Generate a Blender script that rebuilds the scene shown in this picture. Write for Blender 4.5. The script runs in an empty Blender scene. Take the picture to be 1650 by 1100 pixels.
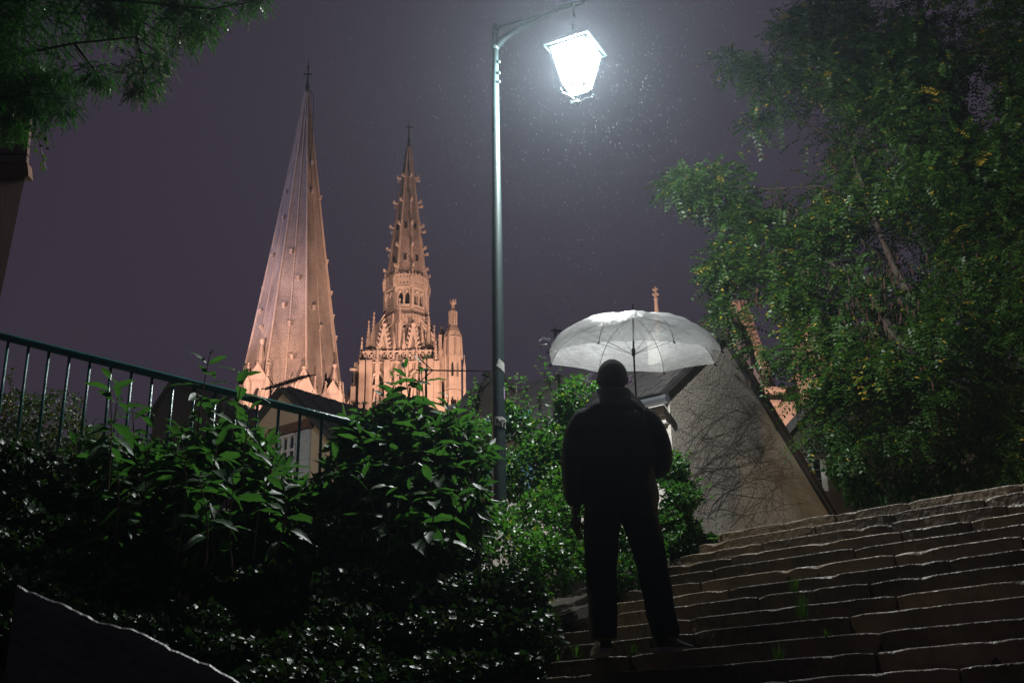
import bpy, bmesh, math, random
import numpy as np
from mathutils import Vector, Matrix, Quaternion
SC = bpy.context.scene
COL = SC.collection
rnd = random.Random(7)
rng = np.random.default_rng(7)
PI = math.pi
R = math.radians

# ------------------------------------------------------------------ camera
EYE = Vector((0, 0, 1.6))
F_PX = 1850.0
_p = R(20.3); _r = -math.atan(0.02)
FWD = Vector((0, math.cos(_p), math.sin(_p)))
_R0 = Vector((1, 0, 0)); _U0 = _R0.cross(FWD)
RIGHT = _R0 * math.cos(_r) + _U0 * math.sin(_r)
UP = RIGHT.cross(FWD)
cam_d = bpy.data.cameras.new('camera'); cam = bpy.data.objects.new('camera', cam_d); COL.objects.link(cam)
m = Matrix((RIGHT, UP, -FWD)).transposed().to_4x4(); m.translation = EYE
cam.matrix_world = m
cam_d.sensor_width = 36.0; cam_d.lens = 36.0 * F_PX / 1650.0
cam_d.clip_start = 0.05; cam_d.clip_end = 4000
SC.camera = cam

def ray(x, y): return FWD + RIGHT * ((x - 825) / F_PX) - UP * ((y - 550) / F_PX)
def P(x, y, D):                       # world point seen at photo pixel x, y, D metres ahead
    v = ray(x, y); return EYE + v * (D / v.y)
def Pz(x, y, z):
    v = ray(x, y); return EYE + v * ((z - EYE.z) / v.z)
def Pplane(x, y, o, n):
    v = ray(x, y); return EYE + v * ((o - EYE).dot(n) / v.dot(n))

# ------------------------------------------------------------------ night sky
w = bpy.data.worlds.new('World'); SC.world = w; w.use_nodes = True
nt = w.node_tree; nt.nodes.clear()
out = nt.nodes.new('ShaderNodeOutputWorld'); bg = nt.nodes.new('ShaderNodeBackground')
tc = nt.nodes.new('ShaderNodeTexCoord'); nz = nt.nodes.new('ShaderNodeTexNoise')
nz.inputs['Scale'].default_value = 1.6; nz.inputs['Detail'].default_value = 2
cr = nt.nodes.new('ShaderNodeValToRGB')
cr.color_ramp.elements[0].position = 0.3; cr.color_ramp.elements[0].color = (0.0385, 0.0305, 0.050, 1)
cr.color_ramp.elements[1].position = 0.7; cr.color_ramp.elements[1].color = (0.048, 0.0375, 0.056, 1)
nt.links.new(tc.outputs['Generated'], nz.inputs['Vector']); nt.links.new(nz.outputs['Fac'], cr.inputs[0])
nt.links.new(cr.outputs[0], bg.inputs[0]); bg.inputs[1].default_value = 0.80
nt.links.new(bg.outputs[0], out.inputs[0])

SC.view_settings.view_transform = 'Standard'; SC.view_settings.look = 'None'
SC.view_settings.exposure = 0.0; SC.view_settings.gamma = 1.0; SC.view_settings.use_curve_mapping = False
SC.render.engine = 'CYCLES'
cy = SC.cycles
cy.use_denoising = True; cy.max_bounces = 6; cy.diffuse_bounces = 3; cy.glossy_bounces = 3
cy.transmission_bounces = 4; cy.transparent_max_bounces = 16; cy.volume_bounces = 1
cy.sample_clamp_indirect = 4.0

LANTERN_L = 40.0          # radiance of the frosted panes
LANTERN_W = 1450.0        # the bulb itself
def light(name, kind, loc, power, color, target=None, size=None, spot=None, blend=0.6):
    d = bpy.data.lights.new(name, kind); d.energy = power; d.color = color
    if kind == 'SPOT': d.spot_size = R(spot); d.spot_blend = blend
    if size is not None: d.shadow_soft_size = size
    o = bpy.data.objects.new(name, d); COL.objects.link(o); o.location = loc
    if target is not None:
        o.rotation_euler = (Vector(target) - Vector(loc)).to_track_quat('-Z', 'Y').to_euler()
    return o
# floodlights that stand at the foot of the cathedral towers
SX, SY = -29.3, 145.0          # south tower axis
NX, NY = -16.25, 165.0         # north tower axis
WARM = (1.0, 0.56, 0.40)
light('floodlight', 'SPOT', (-52, 112, 34), 1.0e5, (1.0, 0.60, 0.50), (SX, SY, 48), 0.5, 58)
light('floodlight', 'SPOT', (-18, 108, 22), 1.35e5, (1.0, 0.60, 0.46), (SX + 1, SY, 46), 0.5, 50)
light('floodlight', 'SPOT', (-66, 100, 40), 1.1e5, (0.66, 0.62, 1.0), (SX, SY, 80), 0.5, 44)
light('floodlight', 'SPOT', (-24, 143, 32), 0.72e5, WARM, (NX, NY, 66), 0.5, 62)
light('floodlight', 'SPOT', (0, 136, 34), 1.15e5, (1.0, 0.58, 0.42), (NX, NY, 76), 0.5, 64)
light('floodlight', 'SPOT', (14, 92, 12), 0.8e5, (1.0, 0.60, 0.46), (32, 118, 36), 0.5, 70)
light('floodlight', 'SPOT', (12, 112, 26), 0.75e5, (1.0, 0.60, 0.46), (SX + 2, SY, 54), 0.5, 46)
light('floodlight', 'SPOT', (6, 84, 22), 0.75e5, (1.0, 0.62, 0.48), (16, 106, 62), 0.5, 50)
# two more street lamps of the lane, outside the frame
light('street_light_upper_lane', 'POINT', (8.8, 13.2, 4.9), 190, (1.0, 0.78, 0.45), None, 0.15)
light('street_light_lower_lane', 'POINT', (-8.5, 15.5, 5.4), 300, (1.0, 0.80, 0.55), None, 0.15)

# ------------------------------------------------------------------ materials
def mat(name, color, rough=0.6, c2=None, nscale=6.0, bump=0.0, bscale=40.0, metal=0.0, spec=0.5,
        coat=0.0, transl=0.0, rvar=0.0, uv=False):
    m = bpy.data.materials.new(name); m.use_nodes = True; n = m.node_tree; N = n.nodes; L = n.links
    b = N['Principled BSDF']; b.inputs['Base Color'].default_value = (*color, 1); b.inputs['Roughness'].default_value = rough
    b.inputs['Metallic'].default_value = metal; b.inputs['Specular IOR Level'].default_value = spec
    if coat: b.inputs['Coat Weight'].default_value = coat; b.inputs['Coat Roughness'].default_value = 0.12
    t = N.new('ShaderNodeTexCoord')
    co = t.outputs['UV'] if uv else t.outputs['Object']
    if c2 is not None:
        z = N.new('ShaderNodeTexNoise'); z.inputs['Scale'].default_value = nscale; z.inputs['Detail'].default_value = 6
        z.inputs['Roughness'].default_value = 0.65; L.new(co, z.inputs['Vector'])
        r = N.new('ShaderNodeValToRGB'); r.color_ramp.elements[0].position = 0.32; r.color_ramp.elements[1].position = 0.68
        r.color_ramp.elements[0].color = (*color, 1); r.color_ramp.elements[1].color = (*c2, 1)
        L.new(z.outputs['Fac'], r.inputs[0]); L.new(r.outputs[0], b.inputs['Base Color'])
        if rvar:
            mp = N.new('ShaderNodeMapRange'); mp.inputs['To Min'].default_value = max(0.03, rough - rvar); mp.inputs['To Max'].default_value = rough + rvar
            L.new(z.outputs['Fac'], mp.inputs['Value']); L.new(mp.outputs[0], b.inputs['Roughness'])
    if bump:
        z2 = N.new('ShaderNodeTexNoise'); z2.inputs['Scale'].default_value = bscale; z2.inputs['Detail'].default_value = 5
        L.new(co, z2.inputs['Vector'])
        bp = N.new('ShaderNodeBump'); bp.inputs['Strength'].default_value = bump; bp.inputs['Distance'].default_value = 0.02
        L.new(z2.outputs['Fac'], bp.inputs['Height']); L.new(bp.outputs[0], b.inputs['Normal'])
    if transl:
        tr = N.new('ShaderNodeBsdfTranslucent'); mx = N.new('ShaderNodeMixShader'); mx.inputs[0].default_value = transl
        tr.inputs[0].default_value = (min(1, color[0] * 2.6), min(1, color[1] * 2.4), color[2] * 1.4, 1)
        L.new(b.outputs[0], mx.inputs[1]); L.new(tr.outputs[0], mx.inputs[2]); L.new(mx.outputs[0], N['Material Output'].inputs[0])
    return m

def leafmat(name, c1, c2, c3, rough=0.35, transl=0.35, spec=0.5):
    """colour varies leaf by leaf through the 'tint' attribute of the mesh"""
    m = bpy.data.materials.new(name); m.use_nodes = True; n = m.node_tree; N = n.nodes; L = n.links
    b = N['Principled BSDF']; b.inputs['Roughness'].default_value = rough; b.inputs['Specular IOR Level'].default_value = spec
    a = N.new('ShaderNodeAttribute'); a.attribute_name = 'tint'
    oi = N.new('ShaderNodeObjectInfo'); ad = N.new('ShaderNodeMath'); ad.operation = 'ADD'
    sc_ = N.new('ShaderNodeMath'); sc_.operation = 'MULTIPLY'; sc_.inputs[1].default_value = 0.35
    L.new(oi.outputs['Random'], sc_.inputs[0]); L.new(a.outputs['Fac'], ad.inputs[0]); L.new(sc_.outputs[0], ad.inputs[1])
    fr = N.new('ShaderNodeMath'); fr.operation = 'MULTIPLY'; fr.inputs[1].default_value = 0.74; L.new(ad.outputs[0], fr.inputs[0])
    r = N.new('ShaderNodeValToRGB'); e = r.color_ramp.elements
    e[0].position = 0.0; e[0].color = (*c1, 1); e[1].position = 1.0; e[1].color = (*c3, 1)
    k = e.new(0.6); k.color = (*c2, 1); k2 = e.new(0.93); k2.color = (*c2, 1)
    L.new(fr.outputs[0], r.inputs[0]); L.new(r.outputs[0], b.inputs['Base Color'])
    t = N.new('ShaderNodeTexCoord'); z2 = N.new('ShaderNodeTexNoise'); z2.inputs['Scale'].default_value = 60; L.new(t.outputs['Object'], z2.inputs['Vector'])
    bp = N.new('ShaderNodeBump'); bp.inputs['Strength'].default_value = 0.35; bp.inputs['Distance'].default_value = 0.004
    L.new(z2.outputs['Fac'], bp.inputs['Height']); L.new(bp.outputs[0], b.inputs['Normal'])
    tr = N.new('ShaderNodeBsdfTranslucent'); mx = N.new('ShaderNodeMixShader'); mx.inputs[0].default_value = transl
    g = N.new('ShaderNodeMix'); g.data_type = 'RGBA'; g.blend_type = 'MULTIPLY'; g.inputs['Factor'].default_value = 1.0
    L.new(r.outputs[0], g.inputs['A']); g.inputs['B'].default_value = (2.3, 2.6, 1.2, 1)
    L.new(g.outputs['Result'], tr.inputs[0])
    L.new(b.outputs[0], mx.inputs[1]); L.new(tr.outputs[0], mx.inputs[2]); L.new(mx.outputs[0], N['Material Output'].inputs[0])
    return m

def scale_mat(name, c1, c2, joint, uw, vh, bump=0.8):
    """stone scales / courses on UV in metres"""
    m = bpy.data.materials.new(name); m.use_nodes = True; n = m.node_tree; N = n.nodes; L = n.links
    b = N['Principled BSDF']; b.inputs['Roughness'].default_value = 0.85
    t = N.new('ShaderNodeTexCoord'); k = N.new('ShaderNodeTexBrick')
    k.inputs['Color1'].default_value = (*c1, 1); k.inputs['Color2'].default_value = (*c2, 1); k.inputs['Mortar'].default_value = (*joint, 1)
    k.inputs['Scale'].default_value = 1.0; k.inputs['Brick Width'].default_value = uw; k.inputs['Row Height'].default_value = vh
    k.inputs['Mortar Size'].default_value = 0.09 * vh * 1.6; k.inputs['Mortar Smooth'].default_value = 0.6; k.inputs['Bias'].default_value = 0.0
    L.new(t.outputs['UV'], k.inputs['Vector'])
    z = N.new('ShaderNodeTexNoise'); z.inputs['Scale'].default_value = 0.35; z.inputs['Detail'].default_value = 8; _m = N.new('ShaderNodeMapping'); _m.inputs['Scale'].default_value = (1.6, 1.6, 0.35); L.new(t.outputs['Object'], _m.inputs['Vector']); L.new(_m.outputs[0], z.inputs['Vector'])
    mr = N.new('ShaderNodeMapRange'); mr.inputs['From Min'].default_value = 0.32; mr.inputs['From Max'].default_value = 0.68
    mr.inputs['To Min'].default_value = 0.55; mr.inputs['To Max'].default_value = 1.15; L.new(z.outputs['Fac'], mr.inputs['Value'])
    g = N.new('ShaderNodeMix'); g.data_type = 'RGBA'; g.blend_type = 'MULTIPLY'; g.inputs['Factor'].default_value = 1.0
    L.new(k.outputs['Color'], g.inputs['A']); L.new(mr.outputs[0], g.inputs['B']); L.new(g.outputs['Result'], b.inputs['Base Color'])
    bp = N.new('ShaderNodeBump'); bp.inputs['Strength'].default_value = bump; bp.inputs['Distance'].default_value = 0.12; bp.invert = True
    L.new(k.outputs['Fac'], bp.inputs['Height']); L.new(bp.outputs[0], b.inputs['Normal'])
    return m

M = {}
M['scales'] = scale_mat('stone_scales', (0.40, 0.335, 0.28), (0.33, 0.275, 0.23), (0.20, 0.165, 0.14), 0.40, 0.28, 0.7)
M['scales_fine'] = scale_mat('stone_scales_fine', (0.42, 0.34, 0.28), (0.33, 0.27, 0.22), (0.19, 0.155, 0.13), 0.55, 0.42, 0.7)
M['lime'] = mat('limestone', (0.42, 0.345, 0.28), 0.85, (0.27, 0.215, 0.175), 0.5, 0.6, 2.5)
M['lime2'] = mat('pale_limestone', (0.48, 0.40, 0.33), 0.85, (0.34, 0.28, 0.23), 0.7, 0.5, 2.5)
M['shade_in'] = mat('interior_shade_black', (0.02, 0.018, 0.016), 0.9)  # near-black colour stands in for the shade inside openings
M['lead'] = mat('weathered_lead', (0.10, 0.11, 0.14), 0.55, (0.18, 0.19, 0.22), 2.0)
M['iron'] = mat('wrought_iron', (0.03, 0.03, 0.032), 0.5, metal=0.6)
M['slate'] = mat('slate_roof', (0.035, 0.033, 0.034), 0.5, (0.06, 0.055, 0.052), 5.0, 0.3, 20)
M['tile'] = mat('clay_tile', (0.10, 0.05, 0.035), 0.7, (0.05, 0.035, 0.03), 8.0, 0.5, 30)
M['plaster'] = mat('grey_render', (0.36, 0.32, 0.275), 0.9, (0.21, 0.18, 0.15), 1.3, 0.6, 30)
M['plaster_w'] = mat('white_render', (0.60, 0.55, 0.50), 0.9, (0.50, 0.45, 0.41), 1.4, 0.2, 40)
M['plaster_c'] = mat('cream_render', (0.52, 0.43, 0.31), 0.9, (0.42, 0.35, 0.26), 1.2, 0.2, 40)
M['plaster_d'] = mat('dark_render', (0.085, 0.075, 0.066), 0.9, (0.055, 0.048, 0.042), 1.0, 0.2, 30)
M['brick_red'] = mat('chimney_pot_clay', (0.30, 0.07, 0.045), 0.8, (0.2, 0.05, 0.035), 6)
M['wood_brown'] = mat('brown_painted_wood', (0.13, 0.065, 0.045), 0.7, (0.09, 0.045, 0.03), 8)
M['blue_white'] = mat('pale_blue_shutter_paint', (0.42, 0.47, 0.52), 0.6, (0.36, 0.41, 0.46), 6)
M['blue'] = mat('blue_paint', (0.10, 0.22, 0.34), 0.5)
M['white_paint'] = mat('white_window_paint', (0.55, 0.56, 0.58), 0.5)
M['glass_dark'] = mat('dark_window_glass', (0.012, 0.014, 0.018), 0.08, spec=0.8)
M['zinc'] = mat('zinc_gutter', (0.30, 0.32, 0.34), 0.35, (0.22, 0.24, 0.26), 9, metal=0.8)
M['stair'] = mat('wet_stair_stone', (0.125, 0.092, 0.060), 0.46, (0.034, 0.027, 0.019), 3.2, 1.0, 22, rvar=0.2)
M['stair2'] = mat('wet_stair_stone_light', (0.225, 0.165, 0.105), 0.48, (0.10, 0.08, 0.052), 3.4, 0.75, 24, rvar=0.16)
M['mortar'] = mat('dirty_joint', (0.03, 0.026, 0.02), 0.8, (0.045, 0.038, 0.028), 8, 0.6, 40)
M['wallstone'] = mat('old_wall_concrete', (0.10, 0.092, 0.080), 0.6, (0.05, 0.045, 0.038), 3.5, 0.8, 24, rvar=0.15)
M['lowwall'] = mat('near_wall_stone', (0.075, 0.072, 0.068), 0.5, (0.03, 0.029, 0.028), 3.0, 0.8, 18, rvar=0.15)
M['pole'] = mat('green_black_pole_paint', (0.018, 0.034, 0.036), 0.42, (0.026, 0.045, 0.046), 14, 0.2, 60)
M['rail'] = mat('teal_rail_paint', (0.014, 0.15, 0.135), 0.3, (0.02, 0.09, 0.085), 18, 0.35, 90)
M['soil'] = mat('soil', (0.03, 0.024, 0.018), 0.9, (0.045, 0.035, 0.026), 3, 0.6, 20)
M['paving'] = mat('paving', (0.10, 0.085, 0.07), 0.5, (0.06, 0.05, 0.042), 1.2, 0.5, 20, rvar=0.1)
M['jacket'] = mat('black_jacket_cloth', (0.007, 0.0065, 0.0075), 0.72, (0.011, 0.0095, 0.011), 30, 0.5, 160, spec=0.22)
M['trousers'] = mat('dark_navy_trousers', (0.006, 0.007, 0.010), 0.8, (0.008, 0.009, 0.013), 25, 0.4, 140, spec=0.25)
M['skin'] = mat('brown_skin', (0.06, 0.032, 0.022), 0.5, (0.075, 0.042, 0.03), 20)
M['hair'] = mat('short_black_hair', (0.008, 0.0075, 0.007), 0.9, (0.014, 0.012, 0.011), 90, 0.9, 260)
M['shoe'] = mat('black_shoe_cloth', (0.012, 0.012, 0.013), 0.6, bump=0.3, bscale=90)
M['sole'] = mat('grey_rubber_sole', (0.22, 0.19, 0.17), 0.55, (0.15, 0.13, 0.12), 30)
M['emb'] = mat('grey_embroidery', (0.10, 0.095, 0.10), 0.8)
M['plastic'] = mat('black_plastic', (0.012, 0.012, 0.013), 0.35)
M['steel'] = mat('umbrella_rib_steel', (0.12, 0.12, 0.13), 0.4, metal=0.7)
M['paper'] = mat('weathered_paper_sticker', (0.50, 0.52, 0.48), 0.7, (0.36, 0.38, 0.36), 40)
M['ink'] = mat('black_marker_ink', (0.01, 0.01, 0.01), 0.6)
M['strap'] = mat('white_strap_plastic', (0.7, 0.72, 0.74), 0.3)
M['bark'] = mat('bark', (0.045, 0.030, 0.022), 0.8, (0.025, 0.017, 0.012), 9, 0.9, 30)
M['stem'] = mat('woody_green_stem', (0.14, 0.085, 0.05), 0.5, (0.09, 0.08, 0.035), 12)
M['twig'] = mat('dead_creeper_twig', (0.06, 0.047, 0.038), 0.8)
M['pod'] = mat('brown_seed_pod', (0.045, 0.018, 0.011), 0.75, (0.028, 0.013, 0.008), 20, spec=0.2)
M['lf_big'] = leafmat('broad_leaf', (0.014, 0.046, 0.013), (0.030, 0.085, 0.022), (0.07, 0.11, 0.03), 0.48, 0.36)
M['lf_small'] = leafmat('shrub_leaf', (0.018, 0.065, 0.013), (0.045, 0.125, 0.024), (0.17, 0.19, 0.03), 0.36, 0.35)
M['lf_ivy'] = leafmat('ivy_leaf', (0.008, 0.022, 0.007), (0.018, 0.044, 0.012), (0.05, 0.07, 0.02), 0.46, 0.12, 0.42)
M['lf_locust'] = leafmat('pinnate_leaf', (0.013, 0.040, 0.006), (0.034, 0.082, 0.010), (0.34, 0.24, 0.025), 0.5, 0.30)
M['lf_yew'] = leafmat('conifer_needle', (0.008, 0.04, 0.010), (0.026, 0.10, 0.016), (0.06, 0.14, 0.02), 0.35, 0.25)
M['lf_hedge'] = leafmat('hedge_leaf', (0.014, 0.034, 0.007), (0.032, 0.06, 0.012), (0.12, 0.06, 0.01), 0.4, 0.3)
M['flower'] = mat('mauve_flower', (0.36, 0.24, 0.42), 0.8)
M['yellow'] = mat('fallen_yellow_leaf', (0.32, 0.17, 0.03), 0.5, (0.2, 0.09, 0.02), 30)
M['grass'] = mat('grass_blade', (0.05, 0.13, 0.02), 0.45, transl=0.3)
M['white_drop'] = mat('rain_drop', (0.8, 0.85, 0.9), 0.15, transl=0.0, spec=0.8)

# clear plastic of the umbrella: mostly see-through, milky with wet streaks
m = bpy.data.materials.new('clear_wet_plastic'); m.use_nodes = True; N = m.node_tree.nodes; L = m.node_tree.links; N.clear()
o_ = N.new('ShaderNodeOutputMaterial'); tp = N.new('ShaderNodeBsdfTransparent'); tl = N.new('ShaderNodeBsdfTranslucent'); df = N.new('ShaderNodeBsdfDiffuse'); gl = N.new('ShaderNodeBsdfGlossy')
tp.inputs[0].default_value = (0.93, 0.96, 0.96, 1); tl.inputs[0].default_value = (0.97, 0.99, 0.99, 1); df.inputs[0].default_value = (0.97, 0.99, 0.99, 1)
gl.inputs['Roughness'].default_value = 0.30
tcn = N.new('ShaderNodeTexCoord'); mp_ = N.new('ShaderNodeMapping'); mp_.inputs['Scale'].default_value = (5, 26, 1); L.new(tcn.outputs['UV'], mp_.inputs['Vector'])
mp_.inputs['Rotation'].default_value = (0, 0, 0.7)
n1 = N.new('ShaderNodeTexNoise'); n1.inputs['Scale'].default_value = 1.0; n1.inputs['Detail'].default_value = 5; n1.inputs['Distortion'].default_value = 1.2; L.new(mp_.outputs[0], n1.inputs['Vector'])
n2 = N.new('ShaderNodeTexVoronoi'); n2.inputs['Scale'].default_value = 110; L.new(tcn.outputs['Object'], n2.inputs['Vector'])
mr = N.new('ShaderNodeMapRange'); mr.inputs['From Min'].default_value = 0.35; mr.inputs['From Max'].default_value = 0.7; mr.inputs['To Min'].default_value = 0.46; mr.inputs['To Max'].default_value = 0.66
L.new(n1.outputs['Fac'], mr.inputs['Value'])
dr = N.new('ShaderNodeMapRange'); dr.inputs['From Min'].default_value = 0.12; dr.inputs['From Max'].default_value = 0.45; dr.inputs['To Min'].default_value = 0.22; dr.inputs['To Max'].default_value = 0.0
L.new(n2.outputs['Distance'], dr.inputs['Value'])
ad = N.new('ShaderNodeMath'); ad.operation = 'ADD'; ad.use_clamp = True; L.new(mr.outputs[0], ad.inputs[0]); L.new(dr.outputs[0], ad.inputs[1])
mxa = N.new('ShaderNodeMixShader'); mxa.inputs[0].default_value = 0.45; L.new(tl.outputs[0], mxa.inputs[1]); L.new(df.outputs[0], mxa.inputs[2])
mxb = N.new('ShaderNodeMixShader'); L.new(ad.outputs[0], mxb.inputs[0]); L.new(tp.outputs[0], mxb.inputs[1]); L.new(mxa.outputs[0], mxb.inputs[2])
lw_n = N.new('ShaderNodeLayerWeight'); pw = N.new('ShaderNodeMath'); pw.operation = 'POWER'; pw.inputs[1].default_value = 4.0; L.new(lw_n.outputs['Facing'], pw.inputs[0])
fz = N.new('ShaderNodeMath'); fz.operation = 'MULTIPLY_ADD'; fz.inputs[1].default_value = 0.30; fz.inputs[2].default_value = 0.05; L.new(pw.outputs[0], fz.inputs[0])
mxc = N.new('ShaderNodeMixShader'); L.new(fz.outputs[0], mxc.inputs[0]); L.new(mxb.outputs[0], mxc.inputs[1]); L.new(gl.outputs[0], mxc.inputs[2])
bp = N.new('ShaderNodeBump'); bp.inputs['Strength'].default_value = 0.45; bp.inputs['Distance'].default_value = 0.008; L.new(ad.outputs[0], bp.inputs['Height'])
L.new(bp.outputs[0], gl.inputs['Normal']); L.new(bp.outputs[0], df.inputs['Normal'])
L.new(mxc.outputs[0], o_.inputs[0]); M['clear'] = m

def emis(name, col, st):
    m = bpy.data.materials.new(name); m.use_nodes = True; N = m.node_tree.nodes; N.clear()
    o = N.new('ShaderNodeOutputMaterial'); e = N.new('ShaderNodeEmission'); e.inputs[0].default_value = (*col, 1); e.inputs[1].default_value = st
    m.node_tree.links.new(e.outputs[0], o.inputs[0]); return m
M['lit_glass'] = emis('lit_frosted_lantern_glass', (0.84, 0.95, 1.0), LANTERN_L)
_n = M['lit_glass'].node_tree; _t = _n.nodes.new('ShaderNodeBsdfTransparent'); _a = _n.nodes.new('ShaderNodeAddShader'); _t.inputs[0].default_value = (0.92, 0.95, 0.96, 1)
_n.links.new(_t.outputs[0], _a.inputs[0]); _n.links.new(_n.nodes['Emission'].outputs[0], _a.inputs[1]); _n.links.new(_a.outputs[0], _n.nodes['Material Output'].inputs[0])

# ------------------------------------------------------------------ mesh helpers
class MB:
    def __init__(s): s.v = []; s.f = []; s.uv = {}
    def add(s, vs, fs):
        b = len(s.v); s.v += [tuple(v) for v in vs]; s.f += [tuple(b + i for i in f) for f in fs]; return b
    def box(s, lo, hi):
        x0, y0, z0 = lo; x1, y1, z1 = hi
        s.add([(x0, y0, z0), (x1, y0, z0), (x1, y1, z0), (x0, y1, z0), (x0, y0, z1), (x1, y0, z1), (x1, y1, z1), (x0, y1, z1)],
              [(3, 2, 1, 0), (4, 5, 6, 7), (0, 1, 5, 4), (1, 2, 6, 5), (2, 3, 7, 6), (3, 0, 4, 7)])
    def obox(s, c, X, Y, Z):
        c, X, Y, Z = Vector(c), Vector(X), Vector(Y), Vector(Z)
        vs = [c + X * a + Y * b + Z * d for d in (-1, 1) for a, b in ((-1, -1), (1, -1), (1, 1), (-1, 1))]
        s.add(vs, [(3, 2, 1, 0), (4, 5, 6, 7), (0, 1, 5, 4), (1, 2, 6, 5), (2, 3, 7, 6), (3, 0, 4, 7)])
    def frus(s, c, n, z0, r0, z1, r1, rot=0.0, uvs=False, cap=True):
        c = Vector(c); vs = []
        for z, r in ((z0, r0), (z1, r1)):
            for i in range(n):
                a = rot + 2 * PI * i / n; vs.append((c.x + r * math.cos(a), c.y + r * math.sin(a), c.z + z))
        fs = [(i, (i + 1) % n, n + (i + 1) % n, n + i) for i in range(n)]
        b0 = len(s.f)
        s.add(vs, fs + ([tuple(range(n, 2 * n)), tuple(range(n - 1, -1, -1))] if cap else []))
        if uvs:
            H = math.hypot(z1 - z0, (r0 - r1)); 
            for i in range(n):
                w0, w1 = 2 * r0 * math.sin(PI / n) / 2, 2 * r1 * math.sin(PI / n) / 2
                s.uv[b0 + i] = [(-w0, z0), (w0, z0), (w1, z0 + H), (-w1, z0 + H)]
    def tube(s, pts, r, n=6, r1=None):
        pts = [Vector(p) for p in pts]; r1 = r if r1 is None else r1; b = len(s.v); k = len(pts)
        for i, p in enumerate(pts):
            d = (pts[min(i + 1, k - 1)] - pts[max(i - 1, 0)]).normalized()
            a = d.orthogonal().normalized() if abs(d.z) > 0.9 else d.cross(Vector((0, 0, 1))).normalized()
            c = d.cross(a); rr = r + (r1 - r) * i / max(1, k - 1)
            for j in range(n):
                t = 2 * PI * j / n; s.v.append(tuple(p + a * (rr * math.cos(t)) + c * (rr * math.sin(t))))
        for i in range(k - 1):
            for j in range(n):
                s.f.append((b + i * n + j, b + i * n + (j + 1) % n, b + (i + 1) * n + (j + 1) % n, b + (i + 1) * n + j))
        s.f.append(tuple(b + j for j in range(n - 1, -1, -1))); s.f.append(tuple(b + (k - 1) * n + j for j in range(n)))
    def lathe(s, c, prof, n=12):
        c = Vector(c); b = len(s.v)
        for r, z in prof:
            for j in range(n):
                t = 2 * PI * j / n; s.v.append((c.x + r * math.cos(t), c.y + r * math.sin(t), c.z + z))
        for i in range(len(prof) - 1):
            for j in range(n):
                s.f.append((b + i * n + j, b + i * n + (j + 1) % n, b + (i + 1) * n + (j + 1) % n, b + (i + 1) * n + j))
        s.f.append(tuple(b + j for j in range(n - 1, -1, -1))); s.f.append(tuple(b + (len(prof) - 1) * n + j for j in range(n)))
    def mesh(s, name, m, smooth=False):
        me = bpy.data.meshes.new(name); me.from_pydata(s.v, [], s.f); me.materials.append(m)
        if s.uv:
            ul = me.uv_layers.new(name='UVMap')
            for fi, uvs in s.uv.items():
                for li, uv in zip(me.polygons[fi].loop_indices, uvs): ul.data[li].uv = uv
        if smooth: me.polygons.foreach_set('use_smooth', [True] * len(me.polygons))
        me.update(); return me
    def build(s, name, m, parent=None, smooth=False):
        return link(name, s.mesh(name, m, smooth), parent)

def link(name, me, parent=None):
    o = bpy.data.objects.new(name, me); COL.objects.link(o)
    if parent is not None:
        o.parent = parent; o.matrix_parent_inverse = Matrix.Translation(parent.location).inverted() if parent.rotation_euler == Vector((0,0,0)) or True else None
    return o
def tag(o, label=None, cat=None, group=None, kind=None):
    if label: o['label'] = label
    if cat: o['category'] = cat
    if group: o['group'] = group
    if kind: o['kind'] = kind
    return o
def thing(name, label, cat, loc=(0, 0, 0), group=None):
    o = bpy.data.objects.new(name, None); COL.objects.link(o); o.location = loc
    o.empty_display_size = 0.2
    return tag(o, label, cat, group)

def fast_mesh(name, verts, faces_per, nv, m, tint=None, smooth=False):
    """verts (N,nv,3); faces_per = faces (lists) inside one unit"""
    n = verts.shape[0]; V = verts.reshape(-1, 3)
    me = bpy.data.meshes.new(name)
    me.vertices.add(len(V)); me.vertices.foreach_set('co', V.astype(np.float32).ravel())
    fl = []; st = []; tot = []; c = 0
    base = []
    for f in faces_per: base += list(f)
    base = np.array(base); lens = np.array([len(f) for f in faces_per])
    loops = (np.arange(n)[:, None] * nv + base[None, :]).ravel()
    me.loops.add(len(loops)); me.loops.foreach_set('vertex_index', loops.astype(np.int32))
    starts = np.concatenate([[0], np.cumsum(lens)[:-1]]); ll = lens.sum()
    S = (np.arange(n)[:, None] * ll + starts[None, :]).ravel()
    me.polygons.add(len(S)); me.polygons.foreach_set('loop_start', S.astype(np.int32))
    me.update(calc_edges=True)
    if tint is not None:
        a = me.attributes.new('tint', 'FLOAT', 'POINT'); a.data.foreach_set('value', np.repeat(tint, nv).astype(np.float32))
    if smooth: me.polygons.foreach_set('use_smooth', np.ones(len(S), bool))
    me.materials.append(m); return me

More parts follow.
